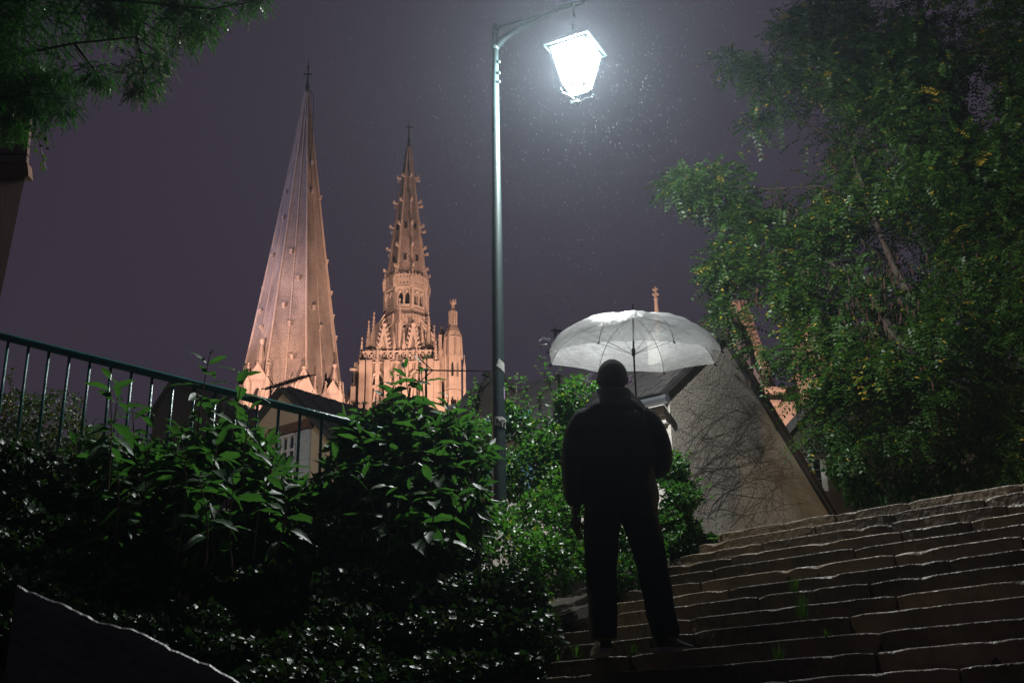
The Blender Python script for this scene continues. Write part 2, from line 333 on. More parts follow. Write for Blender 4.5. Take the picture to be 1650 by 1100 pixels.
def norm(a): return a / np.maximum(1e-9, np.linalg.norm(a, axis=-1, keepdims=True))
def leaf_quads(pos, direc, normal, length, width, fold=0.25):
    """folded diamond leaf: base, left, tip, right, mid  -> 4 tris"""
    d = norm(direc); s = norm(np.cross(d, normal)); nn = np.cross(s, d)
    l = length[:, None]; w_ = width[:, None]
    base = pos; tip = pos + d * l - nn * l * 0.12
    mid = pos + d * l * 0.45 - nn * w_ * fold
    le = pos + d * l * 0.42 + s * w_ * 0.5; ri = pos + d * l * 0.42 - s * w_ * 0.5
    return np.stack([base, le, tip, ri, mid], 1)
LEAF_F = [(0, 4, 1), (1, 4, 2), (0, 3, 4), (3, 2, 4)]
def lump(pos, f, seed=0):
    r = np.random.default_rng(seed); out_ = np.zeros(len(pos))
    for k in range(6):
        d = norm(r.normal(size=3)); out_ += np.sin(pos @ d * f * r.uniform(0.6, 1.6) + r.uniform(0, 6.28))
    return out_ / 6
def blob_points(blobs, n, shell=0.55, seed=1):
    """blobs: (centre Vector, rx, ry, rz); points denser towards the outside"""
    r = np.random.default_rng(seed)
    C = np.array([list(b[0]) for b in blobs]); S = np.array([b[1:4] for b in blobs])
    wgt = (S[:, 0] * S[:, 2]) ** 0.9; idx = r.choice(len(blobs), n, p=wgt / wgt.sum())
    d = norm(r.normal(size=(n, 3))); rad = shell + (1.08 - shell) * r.random(n) ** 0.8
    pos = C[idx] + d * S[idx] * rad[:, None]
    return pos, d, idx
def PB(x, y, rp, D, sy=1.0, sz=1.0, sx=1.0):       # blob from pixel centre, pixel radius, distance
    c = P(x, y, D); dep = (c - EYE).dot(FWD); r = rp * dep / F_PX
    return (c, r * sx, r * sy, r * sz)

# ------------------------------------------------------------------ stairs and ground
TH = 0.7414; K = 0.77
A_ = Vector((math.sin(TH), math.cos(TH), 0)); E_ = Vector((math.cos(TH), -math.sin(TH), 0))
TR, RI = 0.3605 * K, 0.16 * K; S0, Z0 = 6.670 * K, 1.6 + 0.4824 * K
WL, WR = -7.15 * K, 3.2
KTOP, KBOT = 12, -15
ZTOP = Z0 + KTOP * RI
def sw(s, w_, z=0.0): v = A_ * s + E_ * w_; return Vector((v.x, v.y, z))
def stair_profile(s):
    k = (s - S0) / TR
    return min(ZTOP, max(0.0, Z0 + k * RI))

# retaining wall with the railing (left): line facing the camera
RW_Y = 6.8
def par_top(x): # top of parapet at world x
    a, b = P(0, 705, RW_Y), P(130, 745, RW_Y)
    t = (x - a.x) / (b.x - a.x); return a.z + (b.z - a.z) * t
XR = -0.30
def ground_z(x, y):
    s = x * A_.x + y * A_.y; w_ = x * E_.x + y * E_.y
    z = stair_profile(s)
    if w_ < WL + 0.02:
        base = stair_profile(s + 0.10)
        if y > RW_Y + 0.12:
            zz = min(max(par_top(min(x, XR + 0.4)) - 0.45, 1.9), 3.4)
            z = max(base, min(zz, 3.4)) if x < XR + 0.6 else base
        else: z = base * 0.9
        z += 0.05 * math.sin(x * 2.1 + y) * (1 if y < 30 else 0)
    elif w_ > WR - 0.05: z = z + 0.0
    else: z = z - 0.35
    return z - 0.02
xs = sorted(set([round(-14 + 0.25 * i, 3) for i in range(113)] + [-900, -400, -150, -60, -30, -20, 20, 30, 60, 150, 400, 900]))
ys = sorted(set([round(-4 + 0.25 * i, 3) for i in range(100)] + [-300, -100, -30, -10, 24, 30, 60, 120, 200, 400, 900, 1500]))
b = MB(); b.v = [(x, y, ground_z(x, y)) for y in ys for x in xs]
nx = len(xs); b.f = [(j * nx + i, j * nx + i + 1, (j + 1) * nx + i + 1, (j + 1) * nx + i) for j in range(len(ys) - 1) for i in range(nx - 1)]
g = b.build('ground', M['soil']); tag(g, kind='structure')
# paved landing above the stairs
b = MB(); pts = [sw(S0 + KTOP * TR + 0.3, WL), sw(S0 + KTOP * TR + 0.3, 5.5), sw(S0 + KTOP * TR + 6.0, 5.5), sw(S0 + KTOP * TR + 6.0, WL)]
b.add([Vector((p.x, p.y, ZTOP - 0.004)) for p in pts], [(0, 1, 2, 3)])
tag(b.build('landing_pavement', M['paving']), kind='structure')

stairs = thing('staircase', None, None); tag(stairs, kind='structure')
def step_stone(k, w0, w1, seed):
    r = random.Random(seed); s0 = S0 + k * TR; z1 = Z0 + k * RI; z0_ = z1 - RI
    nseg = max(4, int((w1 - w0) / 0.075)); depth = TR + 0.10
    ph = [r.uniform(0, 6.28) for _ in range(4)]; dz = r.uniform(-0.005, 0.005); ds = r.uniform(-0.008, 0.008); tlt = r.uniform(-0.004, 0.004)
    chips = [(r.uniform(w0, w1), r.uniform(0.02, 0.07), r.uniform(0.006, 0.022)) for _ in range(r.choice([0, 1, 2, 3]))]
    rows = []
    for i in range(nseg + 1):
        w_ = w0 + (w1 - w0) * i / nseg; t = i / nseg
        n1_ = 0.003 * math.sin(w_ * 3.1 + ph[0]) + 0.0025 * math.sin(w_ * 9 + ph[1]) + 0.0016 * r.uniform(-1, 1)
        n2_ = 0.0018 * math.sin(w_ * 2.3 + ph[2]) + 0.0016 * r.uniform(-1, 1)
        cs = sum(a * math.exp(-((w_ - c) / wd) ** 2) for c, wd, a in chips)
        e = 0.012 if i in (0, nseg) else 0.0
        sf = s0 + ds + n1_ + cs * 0.8 + e; zt = z1 + dz + n2_ + tlt * (t - 0.5) - e * 0.6
        rows.append([sw(sf + 0.016, w_, z0_ - 0.02), sw(sf + 0.008, w_, z0_ + RI * 0.5), sw(sf - 0.001, w_, zt - 0.007 - cs), sw(sf + 0.001, w_, zt - 0.0025 - cs * 0.9), sw(sf + 0.007, w_, zt - cs * 0.35),
                     sw(s0 + depth * 0.5, w_, zt + 0.001), sw(s0 + depth, w_, zt + 0.001), sw(s0 + depth, w_, z0_ - 0.02)])
    bb = MB(); nr = 8
    for row in rows: bb.v += [tuple(p) for p in row]
    for i in range(nseg):
        for j in range(nr):
            bb.f.append((i * nr + j, (i + 1) * nr + j, (i + 1) * nr + (j + 1) % nr, i * nr + (j + 1) % nr))
    bb.f.append(tuple(range(nr))); bb.f.append(tuple(nseg * nr + j for j in range(nr - 1, -1, -1)))
    me = bb.mesh('step_stone', M['stair2'] if r.random() < 0.33 else M['stair'])
    return me
for k in range(KBOT, KTOP + 1):
    w_ = WL + rnd.uniform(0, 0.1)
    n_ = 0
    while w_ < WR - 0.2:
        ln = rnd.uniform(0.7, 1.7) if k < 9 else rnd.uniform(0.45, 1.2)
        w1 = min(WR, w_ + ln)
        if k >= -3 or (-4 < w_ < 2):
            me = step_stone(k, w_, w1 - rnd.uniform(0.006, 0.018), 1000 + k * 40 + n_)
            link('step_stone', me, stairs)
        w_ = w1; n_ += 1
# bed under the stones, dark joints
b = MB()
for k in range(KBOT, KTOP + 1):
    s0 = S0 + k * TR + 0.03; z1 = Z0 + k * RI - 0.02
    b.add([sw(s0, WL, z1 - RI), sw(s0, WR, z1 - RI), sw(s0, WR, z1), sw(s0, WL, z1), sw(s0 + TR, WR, z1), sw(s0 + TR, WL, z1)], [(0, 1, 2, 3), (3, 2, 4, 5)])
b.build('joint_bed', M['mortar'], stairs)

# ------------------------------------------------------------------ arch walls and pinnacles (cathedral kit)
def arch_wall(mb, O, X, N, w_, h, ops, t=0.5, ns=5):
    """O lower left corner, X unit right, N outward normal, ops=(cx, halfw, base, spring, apex)"""
    O, X, N = Vector(O), Vector(X).normalized(), Vector(N).normalized(); Z = Vector((0, 0, 1))
    br = {0.0, w_}
    for c, hw, b0, sp, ap in ops:
        for i in range(-ns, ns + 1): br.add(round(c + hw * i / ns, 5))
    br = sorted(x for x in br if -1e-6 <= x <= w_ + 1e-6)
    def top(op, x):
        c, hw, b0, sp, ap = op; q = min(1, abs(x - c) / hw)
        return sp + (ap - sp) * math.sqrt(max(0, 1 - q ** 1.6))
    for x0, x1 in zip(br[:-1], br[1:]):
        xm = (x0 + x1) / 2; op = next((o for o in ops if abs(xm - o[0]) < o[1]), None)
        segs = [(0, 0, h, h)] if op is None else [(0, 0, op[2], op[2]), (top(op, x0), top(op, x1), h, h)]
        for a0, a1, c0, c1 in segs:
            if max(c0 - a0, c1 - a1) < 1e-5: continue
            mb.add([O + X * x0 + Z * a0, O + X * x1 + Z * a1, O + X * x1 + Z * c1, O + X * x0 + Z * c0], [(0, 1, 2, 3)])
        if op:
            q = [O + X * x0 + Z * top(op, x0), O + X * x1 + Z * top(op, x1)]
            mb.add([q[0], q[1], q[1] - N * t, q[0] - N * t], [(0, 1, 2, 3)])
    for c, hw, b0, sp, ap in ops:
        for sx in (-1, 1):
            p0 = O + X * (c + sx * hw) + Z * b0; p1 = O + X * (c + sx * hw) + Z * sp
            mb.add([p0, p1, p1 - N * t, p0 - N * t], [(0, 1, 2, 3)])
        p0 = O + X * (c - hw) + Z * b0; p1 = O + X * (c + hw) + Z * b0
        mb.add([p0, p1, p1 - N * t, p0 - N * t], [(0, 1, 2, 3)])

def poly_ring(c, n, r, rot): return [Vector((c[0] + r * math.cos(rot + 2 * PI * i / n), c[1] + r * math.sin(rot + 2 * PI * i / n), 0)) for i in range(n)]
def crockets(mb, p0, p1, n, sz, outv):
    p0, p1 = Vector(p0), Vector(p1)
    for i in range(n):
        p = p0.lerp(p1, (i + 0.6) / n) + Vector(outv) * sz * 0.7
        mb.obox(p, Vector(outv) * sz, Vector((-outv[1], outv[0], 0)) * sz * 0.45, Vector((0, 0, sz * 0.45)))
        mb.obox(p + Vector(outv) * sz * 0.9 + Vector((0, 0, sz * 0.5)), Vector(outv) * sz * 0.35, Vector((-outv[1], outv[0], 0)) * sz * 0.35, Vector((0, 0, sz * 0.5)))
def pinnacle(mb, x, y, z0, w_, hs, hp, rot=0.0, nc=5):
    """square shaft with sunk panels and gablets, crocketed pyramid and finial"""
    r = w_ * 0.7071
    mb.frus((x, y, 0), 4, z0, r, z0 + hs, r * 0.92, rot + PI / 4)
    mb.frus((x, y, 0), 4, z0 + hs * 0.46, r * 1.16, z0 + hs * 0.50, r * 1.16, rot + PI / 4)
    for i in range(4):
        a = rot + i * PI / 2; n = Vector((math.cos(a), math.sin(a), 0)); t = Vector((-n.y, n.x, 0)); c = Vector((x, y, z0 + hs)) + n * w_ * 0.5
        mb.add([c - t * w_ * 0.5, c + t * w_ * 0.5, c + Vector((0, 0, w_ * 0.95)), c - t * w_ * 0.5 - n * w_ * 0.4, c + t * w_ * 0.5 - n * w_ * 0.4, c + Vector((0, 0, w_ * 0.95)) - n * w_ * 0.4],
               [(0, 1, 2), (0, 2, 5, 3), (1, 4, 5, 2)])
        for sgn in (-1, 1):
            mb.obox(c + t * w_ * 0.42 * sgn + Vector((0, 0, -hs * 0.25)) + n * w_ * 0.06, t * w_ * 0.07, n * w_ * 0.07, Vector((0, 0, hs * 0.24)))
    mb.frus((x, y, 0), 4, z0 + hs, r * 0.78, z0 + hs + hp, r * 0.08, rot + PI / 4)
    for i in range(4):
        a = rot + PI / 4 + i * PI / 2; o = (math.cos(a), math.sin(a), 0)
        crockets(mb, (x + o[0] * r * .78, y + o[1] * r * .78, z0 + hs), (x, y, z0 + hs + hp), nc, w_ * 0.13, o)
    mb.frus((x, y, 0), 6, z0 + hs + hp * 0.93, w_ * 0.10, z0 + hs + hp * 0.98, w_ * 0.24)
    mb.frus((x, y, 0), 6, z0 + hs + hp * 0.98, w_ * 0.24, z0 + hs + hp * 1.04, w_ * 0.06)
def quatrefoil(mb, c, X, N, s, t):
    """plate with a four-lobed hole, side 2s"""
    X, N = Vector(X).normalized(), Vector(N).normalized(); Z = Vector((0, 0, 1)); n = 32; c = Vector(c); P0 = []; P1 = []
    for i in range(n):
        a = 2 * PI * i / n; k = s / max(abs(math.cos(a)), abs(math.sin(a)))
        lob = s * (0.50 + 0.34 * abs(math.cos(2 * (a))))
        P0.append(c + X * (k * math.cos(a)) + Z * (k * math.sin(a))); P1.append(c + X * (lob * math.cos(a)) + Z * (lob * math.sin(a)))
    mb.add(P0 + P1 + [p - N * t for p in P1], [(i, (i + 1) % n, n + (i + 1) % n, n + i) for i in range(n)] + [(n + i, n + (i + 1) % n, 2 * n + (i + 1) % n, 2 * n + i) for i in range(n)])
def tracery_rail(mb, p0, p1, h, n, N):
    """flamboyant balustrade: rails, posts and crossing curved bars"""
    p0, p1 = Vector(p0), Vector(p1); X = (p1 - p0) / n; Z = Vector((0, 0, 1)); N = Vector(N); th = h * 0.07; xn = X.normalized()
    for z in (0.03, 0.97): mb.obox((p0 + p1) / 2 + Z * h * z, (p1 - p0) * 0.5, N * th * 1.2, Z * th)
    for i in range(n + 1): mb.obox(p0 + X * i + Z * h * 0.55, xn * th, N * th, Z * h * 0.62)
    for i in range(n):
        c = p0 + X * (i + 0.5) + Z * h * 0.5; L_ = X.length
        for sg in (-1, 1):
            d = (xn * L_ * 0.5 * sg + Z * h * 0.46); mb.obox(c, d * 0.92, N * th * 0.8, d.cross(N).normalized() * th * 0.7)
        mb.obox(c, xn * th * 1.6, N * th, Z * th * 1.6)

# ------------------------------------------------------------------ south tower: plain octagonal stone spire
def dep(x, y, D): return (P(x, y, D) - EYE).dot(FWD)
south = thing('church_tower', 'tall plain octagonal stone spire, the leftmost and highest, floodlit orange below and mauve above', 'tower', (SX, SY, 0))
zs = lambda py: P(480, py, SY).z
ms = dep(480, 420, SY) / F_PX           # metres per pixel
ROTS = PI / 8 + R(3)
zb, zt = zs(722), zs(150)
cs_ = (SX, SY, 0)
b = MB(); prof = [(zb, 88 * ms), (zs(600), 70 * ms), (zs(500), 55.5 * ms), (zs(400), 40.5 * ms), (zs(300), 25.5 * ms), (zs(200), 10 * ms), (zt, 3 * ms)]
for (z0, r0), (z1, r1) in zip(prof[:-1], prof[1:]): b.frus(cs_, 8, z0, r0 / math.cos(PI / 8) * .98, z1, r1 / math.cos(PI / 8) * .98, ROTS, True, False)
b.build('spire_roof', M['scales'], south)
for i in range(16):
    a = ROTS + PI / 8 * i; q = 1.0 if i % 2 == 0 else math.cos(PI / 8); bb = MB()
    rr = lambda k: prof[k][1] / math.cos(PI / 8) * q * .98 + 0.04
    bb.tube([(SX + rr(k) * math.cos(a), SY + rr(k) * math.sin(a), prof[k][0]) for k in range(7)], 0.15 if i % 2 == 0 else 0.08, 5, 0.08)
    o = bb.build('rib', M['lime2'], south)
bb = MB()
for i in range(8):
    a = ROTS + PI / 4 * i + PI / 8; n_ = Vector((math.cos(a), math.sin(a), 0)); t_ = Vector((-n_.y, n_.x, 0))
    for py, sgn in ((600, .3) if i % 2 else (410, .2), (545, .0), (470, .45), (425, -.4), (365, .3), (320, -.2), (270, .0), (515, -.55)):
        if rnd.random() < .45: continue
        z = zs(py); r_ = (np.interp(py, [150, 200, 300, 400, 500, 600, 668], [3, 10, 25.5, 40.5, 55.5, 70, 80])) * ms
        c = Vector((SX, SY, z)) + n_ * (r_ + 0.1) + t_ * r_ * 0.35 * sgn
        bb.obox(c, n_ * 0.2, t_ * 0.16, Vector((0, 0, 0.2))); bb.obox(c + n_ * 0.14 + Vector((0, 0, .25)), n_ * 0.14, t_ * 0.2, Vector((0, 0, 0.09)))
tag(bb.build('stone_knob', M['lime'], south), kind='stuff')
def dormer(parent, px, pyb, pyt, wpx, D, windows=True, big=True):
    """gabled dormer with pointed window and small roof running back into the spire"""
    base = P(px, pyb, D); topz = P(px, pyt, D).z; w_ = wpx * ms; h = topz - base.z; hw = w_ / 2
    bb = MB(); N = Vector((0.0, -1, 0)); X = Vector((1, 0, 0)); hwall = h * 0.48
    arch_wall(bb, base - X * hw, X, N, w_, hwall, [(hw, w_ * .2, hwall * .12, hwall * .55, hwall * .9)] if windows else [], 0.6)
    for sg in (-1, 1):
        q = base + X * hw * sg; bb.add([q, q + Vector((0, 7, 0)), q + Vector((0, 7, hwall)), q + Vector((0, 0, hwall))], [(0, 1, 2, 3)])
        e0 = q + Vector((0, 0, hwall)); ap = Vector((base.x, base.y, topz - h * .12))
        bb.add([e0, ap, ap + Vector((0, 7, 0)), e0 + Vector((0, 7, 0))], [(0, 1, 2, 3)])
        bb.tube([e0 + Vector((sg * .1, -.12, 0)), ap + Vector((0, -.12, .15))], 0.2, 4)
        pinn = q + Vector((sg * .3, .2, 0)); pinnacle(bb, pinn.x, pinn.y, base.z, 0.55, hwall * 0.9, h * 0.35, 0, 3)
    e0 = base - X * hw + Vector((0, 0, hwall)); bb.add([e0, e0 + X * w_, Vector((base.x, base.y, topz - h * .12))], [(0, 1, 2)])
    bb.frus((base.x, base.y, 0), 6, topz - h * .14, 0.14, topz - h * .04, 0.34); bb.frus((base.x, base.y, 0), 6, topz - h * .04, 0.34, topz, 0.06)
    bb.build('dormer', M['lime'], parent)
    bd = MB(); bd.box((base.x - hw * .8, base.y + 0.7, base.z), (base.x + hw * .8, base.y + 1.0, base.z + hwall)); bd.build('opening_shade_block', M['shade_in'], parent)  # solid near-black block, painted shade behind the dormer window
dormer(south, 487, 668, 588, 26, SY - 84 * ms)
def corner_turret(parent, px, pyb, pyt, wpx, D):
    c = P(px, pyb, D); w_ = wpx * ms; top = P(px, pyt, D).z; h = top - c.z; bb = MB()
    hs = h * .5; r_ = w_ / 2
    for i in range(4):
        a = -PI / 2 + i * PI / 2; n_ = Vector((math.cos(a), math.sin(a), 0)); x_ = Vector((-n_.y, n_.x, 0))
        arch_wall(bb, Vector((c.x, c.y, c.z)) + n_ * r_ - x_ * r_, x_, n_, w_, hs, [(r_, r_ * .42, hs * .28, hs * .62, hs * .86)], 0.5)
        q = Vector((c.x, c.y, c.z + hs)) + n_ * (r_ + .1)
        bb.add([q - x_ * r_, q + x_ * r_, q + Vector((0, 0, r_ * 1.9))], [(0, 1, 2)])
        bb.tube([q - x_ * r_, q + Vector((0, 0, r_ * 1.95)), q + x_ * r_], 0.14, 4)
    for i in range(4):
        a = PI / 4 + i * PI / 2; pinnacle(bb, c.x + math.cos(a) * r_ * 1.38, c.y + math.sin(a) * r_ * 1.38, c.z, .6, hs, h * .2, 0, 2)
    bb.frus((c.x, c.y, 0), 8, c.z + hs, r_ * 1.0, top - h * .04, .12, PI / 8); bb.frus((c.x, c.y, 0), 6, top - h * .05, .16, top, .35)
    bb.build('corner_turret', M['lime'], parent)
    bd = MB(); bd.box((c.x - r_ * .5, c.y - r_ * .5, c.z), (c.x + r_ * .5, c.y + r_ * .5, c.z + hs)); bd.build('opening_shade_block', M['shade_in'], parent)  # black block paints the shade within the turret arches
corner_turret(south, 414, 690, 548, 30, SY - 62 * ms)
corner_turret(south, 536, 690, 588, 22, SY - 58 * ms)
corner_turret(south, 430, 690, 575, 24, SY + 62 * ms)
# square tower below the spire
bb = MB(); rb = 92 * ms * 1.12; base_z = 3.0
for i in range(4):
    a = -PI / 2 + R(3) + i * PI / 2; n_ = Vector((math.cos(a), math.sin(a), 0)); x_ = Vector((-n_.y, n_.x, 0)); hh = zb - base_z
    arch_wall(bb, Vector((SX, SY, base_z)) + n_ * rb - x_ * rb, x_, n_, 2 * rb, hh, [(rb * .62, 1.4, hh * .72, hh * .88, hh * .95), (rb * 1.38, 1.4, hh * .72, hh * .88, hh * .95), (rb * .62, 1.1, hh * .3, hh * .5, hh * .56), (rb * 1.38, 1.1, hh * .3, hh * .5, hh * .56)], 1.0)
bb.frus((SX, SY, 0), 4, zb - .6, rb * 1.414 + .6, zb, rb * 1.414 + .3, PI / 4 + R(3))
bb.build('tower_wall', M['lime'], south)
bb = MB(); bb.frus((SX, SY, 0), 4, base_z, rb * 1.414 - 2, zb - 1, rb * 1.414 - 2, PI / 4 + R(3)); bb.build('shade_core', M['shade_in'], south)  # near-black core, shade behind the tower windows put into its colour
# finial, cross and lightning cable
bb = MB(); bb.lathe((SX, SY, 0), [(3 * ms, zt - .5), (3.8 * ms, zt), (2 * ms, zt + .5), (4.2 * ms, zt + 1.0), (2.2 * ms, zt + 1.6), (.12, zt + 2.2)], 8)
bb.tube([(SX, SY, zt + 2), (SX, SY, zs(95))], 0.14, 5, 0.05); bb.obox((SX, SY, zs(120)), (.7, 0, 0), (0, .07, 0), (0, 0, .08)); bb.obox((SX, SY, zs(108)), (.3, 0, 0), (0, .05, 0), (0, 0, .05))
bb.build('iron_cross', M['iron'], south)
bb = MB(); bb.tube([(SX + .5, SY - .6, zt), (SX + 1.15, SY - .6, zt - 1), (SX + 1.3, SY - 1.2, zs(225)), (SX + 14 * ms, SY - 1.5, zs(285))], 0.05, 4)
bb.build('lightning_cable', M['iron'], south)

# ------------------------------------------------------------------ north tower: flamboyant spire
north = thing('church_tower', 'ornate flamboyant gothic spire with crockets, pinnacles and open lantern stage, right of the plain spire', 'tower', (NX, NY, 0))
zn = lambda py: P(654, py, NY).z
mn = dep(654, 480, NY) / F_PX
ROTN = PI / 8 + R(-2); cn = (NX, NY, 0)
c8 = 1 / math.cos(PI / 8)
b = MB(); prof = [(zn(466), 30 * mn), (zn(400), 23 * mn), (zn(345), 16.2 * mn), (zn(290), 9.5 * mn), (zn(238), 2.5 * mn)]
for (z0, r0), (z1, r1) in zip(prof[:-1], prof[1:]): b.frus(cn, 8, z0, r0 * c8, z1, r1 * c8, ROTN, True, False)
b.build('spire_roof', M['scales_fine'], north)
bc = MB(); bk = MB()
for i in range(8):
    a = ROTN + PI / 4 * i; o_v = (math.cos(a), math.sin(a), 0)
    pts = [(NX + (r_ * c8 + .03) * o_v[0], NY + (r_ * c8 + .03) * o_v[1], z) for z, r_ in prof]
    bb = MB(); bb.tube(pts, 0.30, 5, 0.16); bb.build('rib', M['lime'], north)
    for py in (290, 331, 371, 407, 442):
        z = zn(py); r_ = np.interp(py, [238, 290, 345, 400, 466], [2.5, 9.5, 16.2, 23, 30]) * mn * c8
        c = Vector((NX + (r_ + .45) * o_v[0], NY + (r_ + .45) * o_v[1], z)); ov = Vector(o_v); tv = Vector((-ov.y, ov.x, 0))
        bc.obox(c - ov * .1, ov * .42, tv * .14, Vector((0, 0, .12))); bc.obox(c + ov * .35 + Vector((0, 0, .16)), ov * .16, tv * .18, Vector((0, 0, .2)))
    # solid black blocks painted as shaded openings, low on each face
    a2 = a + PI / 8; n_ = Vector((math.cos(a2), math.sin(a2), 0)); t_ = Vector((-n_.y, n_.x, 0))
    for py in (425, 372):
        r_ = np.interp(py, [238, 290, 345, 400, 466], [2.5, 9.5, 16.2, 23, 30]) * mn; c = Vector((NX, NY, zn(py))) + n_ * (r_ + .02)
        bk.obox(c, n_ * .12, t_ * .22, Vector((0, 0, .45)))
tag(bc.build('crocket', M['lime2'], north), kind='stuff'); tag(bk.build('slit_shade_block', M['shade_in'], north), kind='stuff')
bb = MB(); z0 = zn(238)
bb.lathe((NX, NY, 0), [(2.4 * mn, z0 - .4), (3.4 * mn, z0 + .2), (1.6 * mn, z0 + .8), (3.0 * mn, z0 + 1.5), (1.2 * mn, z0 + 2.2), (.12, z0 + 2.8)], 8)
bb.tube([(NX, NY, z0 + 2.6), (NX, NY, zn(194))], .12, 5, .06); bb.obox((NX, NY, zn(205)), (.62, 0, 0), (0, .07, 0), (0, 0, .08))
bb.lathe((NX, NY, 0), [(.05, zn(216)), (.26, zn(214)), (.05, zn(212))], 6); bb.build('iron_cross', M['iron'], north)

def oct_stage(parent, c, rot, r_, z0, z1, ops, name, mt, t=0.7, n=8):
    """octagonal storey of arched walls; one part per face"""
    ring = poly_ring(c, n, r_ / math.cos(PI / n), rot); mesh_ = MB()
    for i in range(n):
        p0, p1 = ring[i], ring[(i + 1) % n]; X = (p1 - p0); w_ = X.length; X.normalize(); N = Vector((X.y, -X.x, 0))
        arch_wall(mesh_, Vector((p0.x, p0.y, z0)), X, N, w_, z1 - z0, [(w_ * a_, w_ * hw, (z1 - z0) * b_, (z1 - z0) * s_, (z1 - z0) * e_) for a_, hw, b_, s_, e_ in ops], t)
        mesh_.tube([(p0.x, p0.y, z0), (p0.x, p0.y, z1)], 0.32 if t > .4 else 0.10, 5)
        for a_, hw, b_, s_, e_ in ops:       # moulded hoods
            cpt = Vector((p0.x, p0.y, z0)) + X * w_ * a_ + N * .1; hh = z1 - z0
            pp = [cpt + X * (w_ * hw * 1.15 * q) + Vector((0, 0, hh * (s_ + (e_ * 1.03 - s_) * math.sqrt(max(0, 1 - abs(q) ** 1.6))))) for q in np.linspace(-1, 1, 9)]
            mesh_.tube(pp, 0.13 if t > .4 else .04, 4)
    return mesh_.build(name, mt, parent)
# crown balustrade round the spire foot
ring = poly_ring(cn, 8, 33.0 * mn * c8, ROTN)
for i in range(8):
    bb = MB(); p0, p1 = ring[i], ring[(i + 1) % 8]; N = Vector(((p1 - p0).y, -(p1 - p0).x, 0)).normalized()
    tracery_rail(bb, Vector((p0.x, p0.y, zn(471))), Vector((p1.x, p1.y, zn(471))), (zn(455) - zn(471)), 5, N)
    for q in (0.2, 0.5, 0.8):
        c = p0.lerp(p1, q); bb.frus((c.x, c.y, 0), 4, zn(456), .26, zn(449), .04)
    pinnacle(bb, p0.x, p0.y, zn(474), .62, zn(460) - zn(474), zn(446) - zn(460), 0, 2)
    bb.build('balustrade', M['lime2'], north)
bb = MB(); bb.frus(cn, 8, zn(476), 34.5 * mn * c8, zn(473), 34.5 * mn * c8, ROTN); bb.frus(cn, 8, zn(473.0) + .003, 33 * mn * c8, zn(471), 32 * mn * c8, ROTN); bb.build('cornice', M['lime2'], north)
oct_stage(north, cn, ROTN, 32.0 * mn, zn(508), zn(476), [(.30, .145, .20, .64, .84), (.70, .145, .20, .64, .84)], 'lantern_stage', M['lime2'])
bb = MB(); bb.frus(cn, 8, zn(521), 23 * mn, zn(478), 23 * mn, ROTN); bb.build('shade_core', M['shade_in'], north)  # black core painted as the shade inside the lantern arches
bb = MB(); bb.frus(cn, 8, zn(522), 35.5 * mn * c8, zn(509), 32.6 * mn * c8, ROTN, True); bb.frus(cn, 8, zn(510) , 33.4 * mn * c8, zn(507.5), 33.4 * mn * c8, ROTN); bb.build('frieze', M['lime'], north)
# openwork gallery below the frieze
ring = poly_ring(cn, 8, 38 * mn * c8, ROTN)
for i in range(8):
    bb = MB(); p0, p1 = ring[i], ring[(i + 1) % 8]; N = Vector(((p1 - p0).y, -(p1 - p0).x, 0)).normalized()
    tracery_rail(bb, Vector((p0.x, p0.y, zn(536))), Vector((p1.x, p1.y, zn(536))), (zn(521) - zn(536)), 6, N); bb.build('balustrade', M['lime'], north)
oct_stage(north, cn, ROTN, 35.5 * mn, zn(590), zn(524), [(.5, .34, .08, .5, .85)], 'belfry_stage', M['lime'])
bb = MB(); bb.frus(cn, 8, zn(592), 27 * mn, zn(524), 27 * mn, ROTN); bb.build('shade_core', M['shade_in'], north)  # same black core for the shade behind the belfry openings
# inner tracery mullions in the big belfry openings, each face
ring = poly_ring(cn, 8, 34.5 * mn * c8, ROTN); bb = MB()
for i in range(8):
    p0, p1 = ring[i], ring[(i + 1) % 8]
    for q in (.36, .5, .64):
        c = p0.lerp(p1, q); bb.obox((c.x, c.y, (zn(586) + zn(540)) / 2), (.16, 0, 0), (0, .16, 0), (0, 0, (zn(540) - zn(586)) / 2))
    for zz in (556, 572):
        c = (p0 + p1) / 2; d = (p1 - p0) * .34; bb.obox((c.x, c.y, zn(zz)), d, (0.12, .12, 0), (0, 0, .22))
tag(bb.build('mullion', M['lime'], north), kind='stuff')
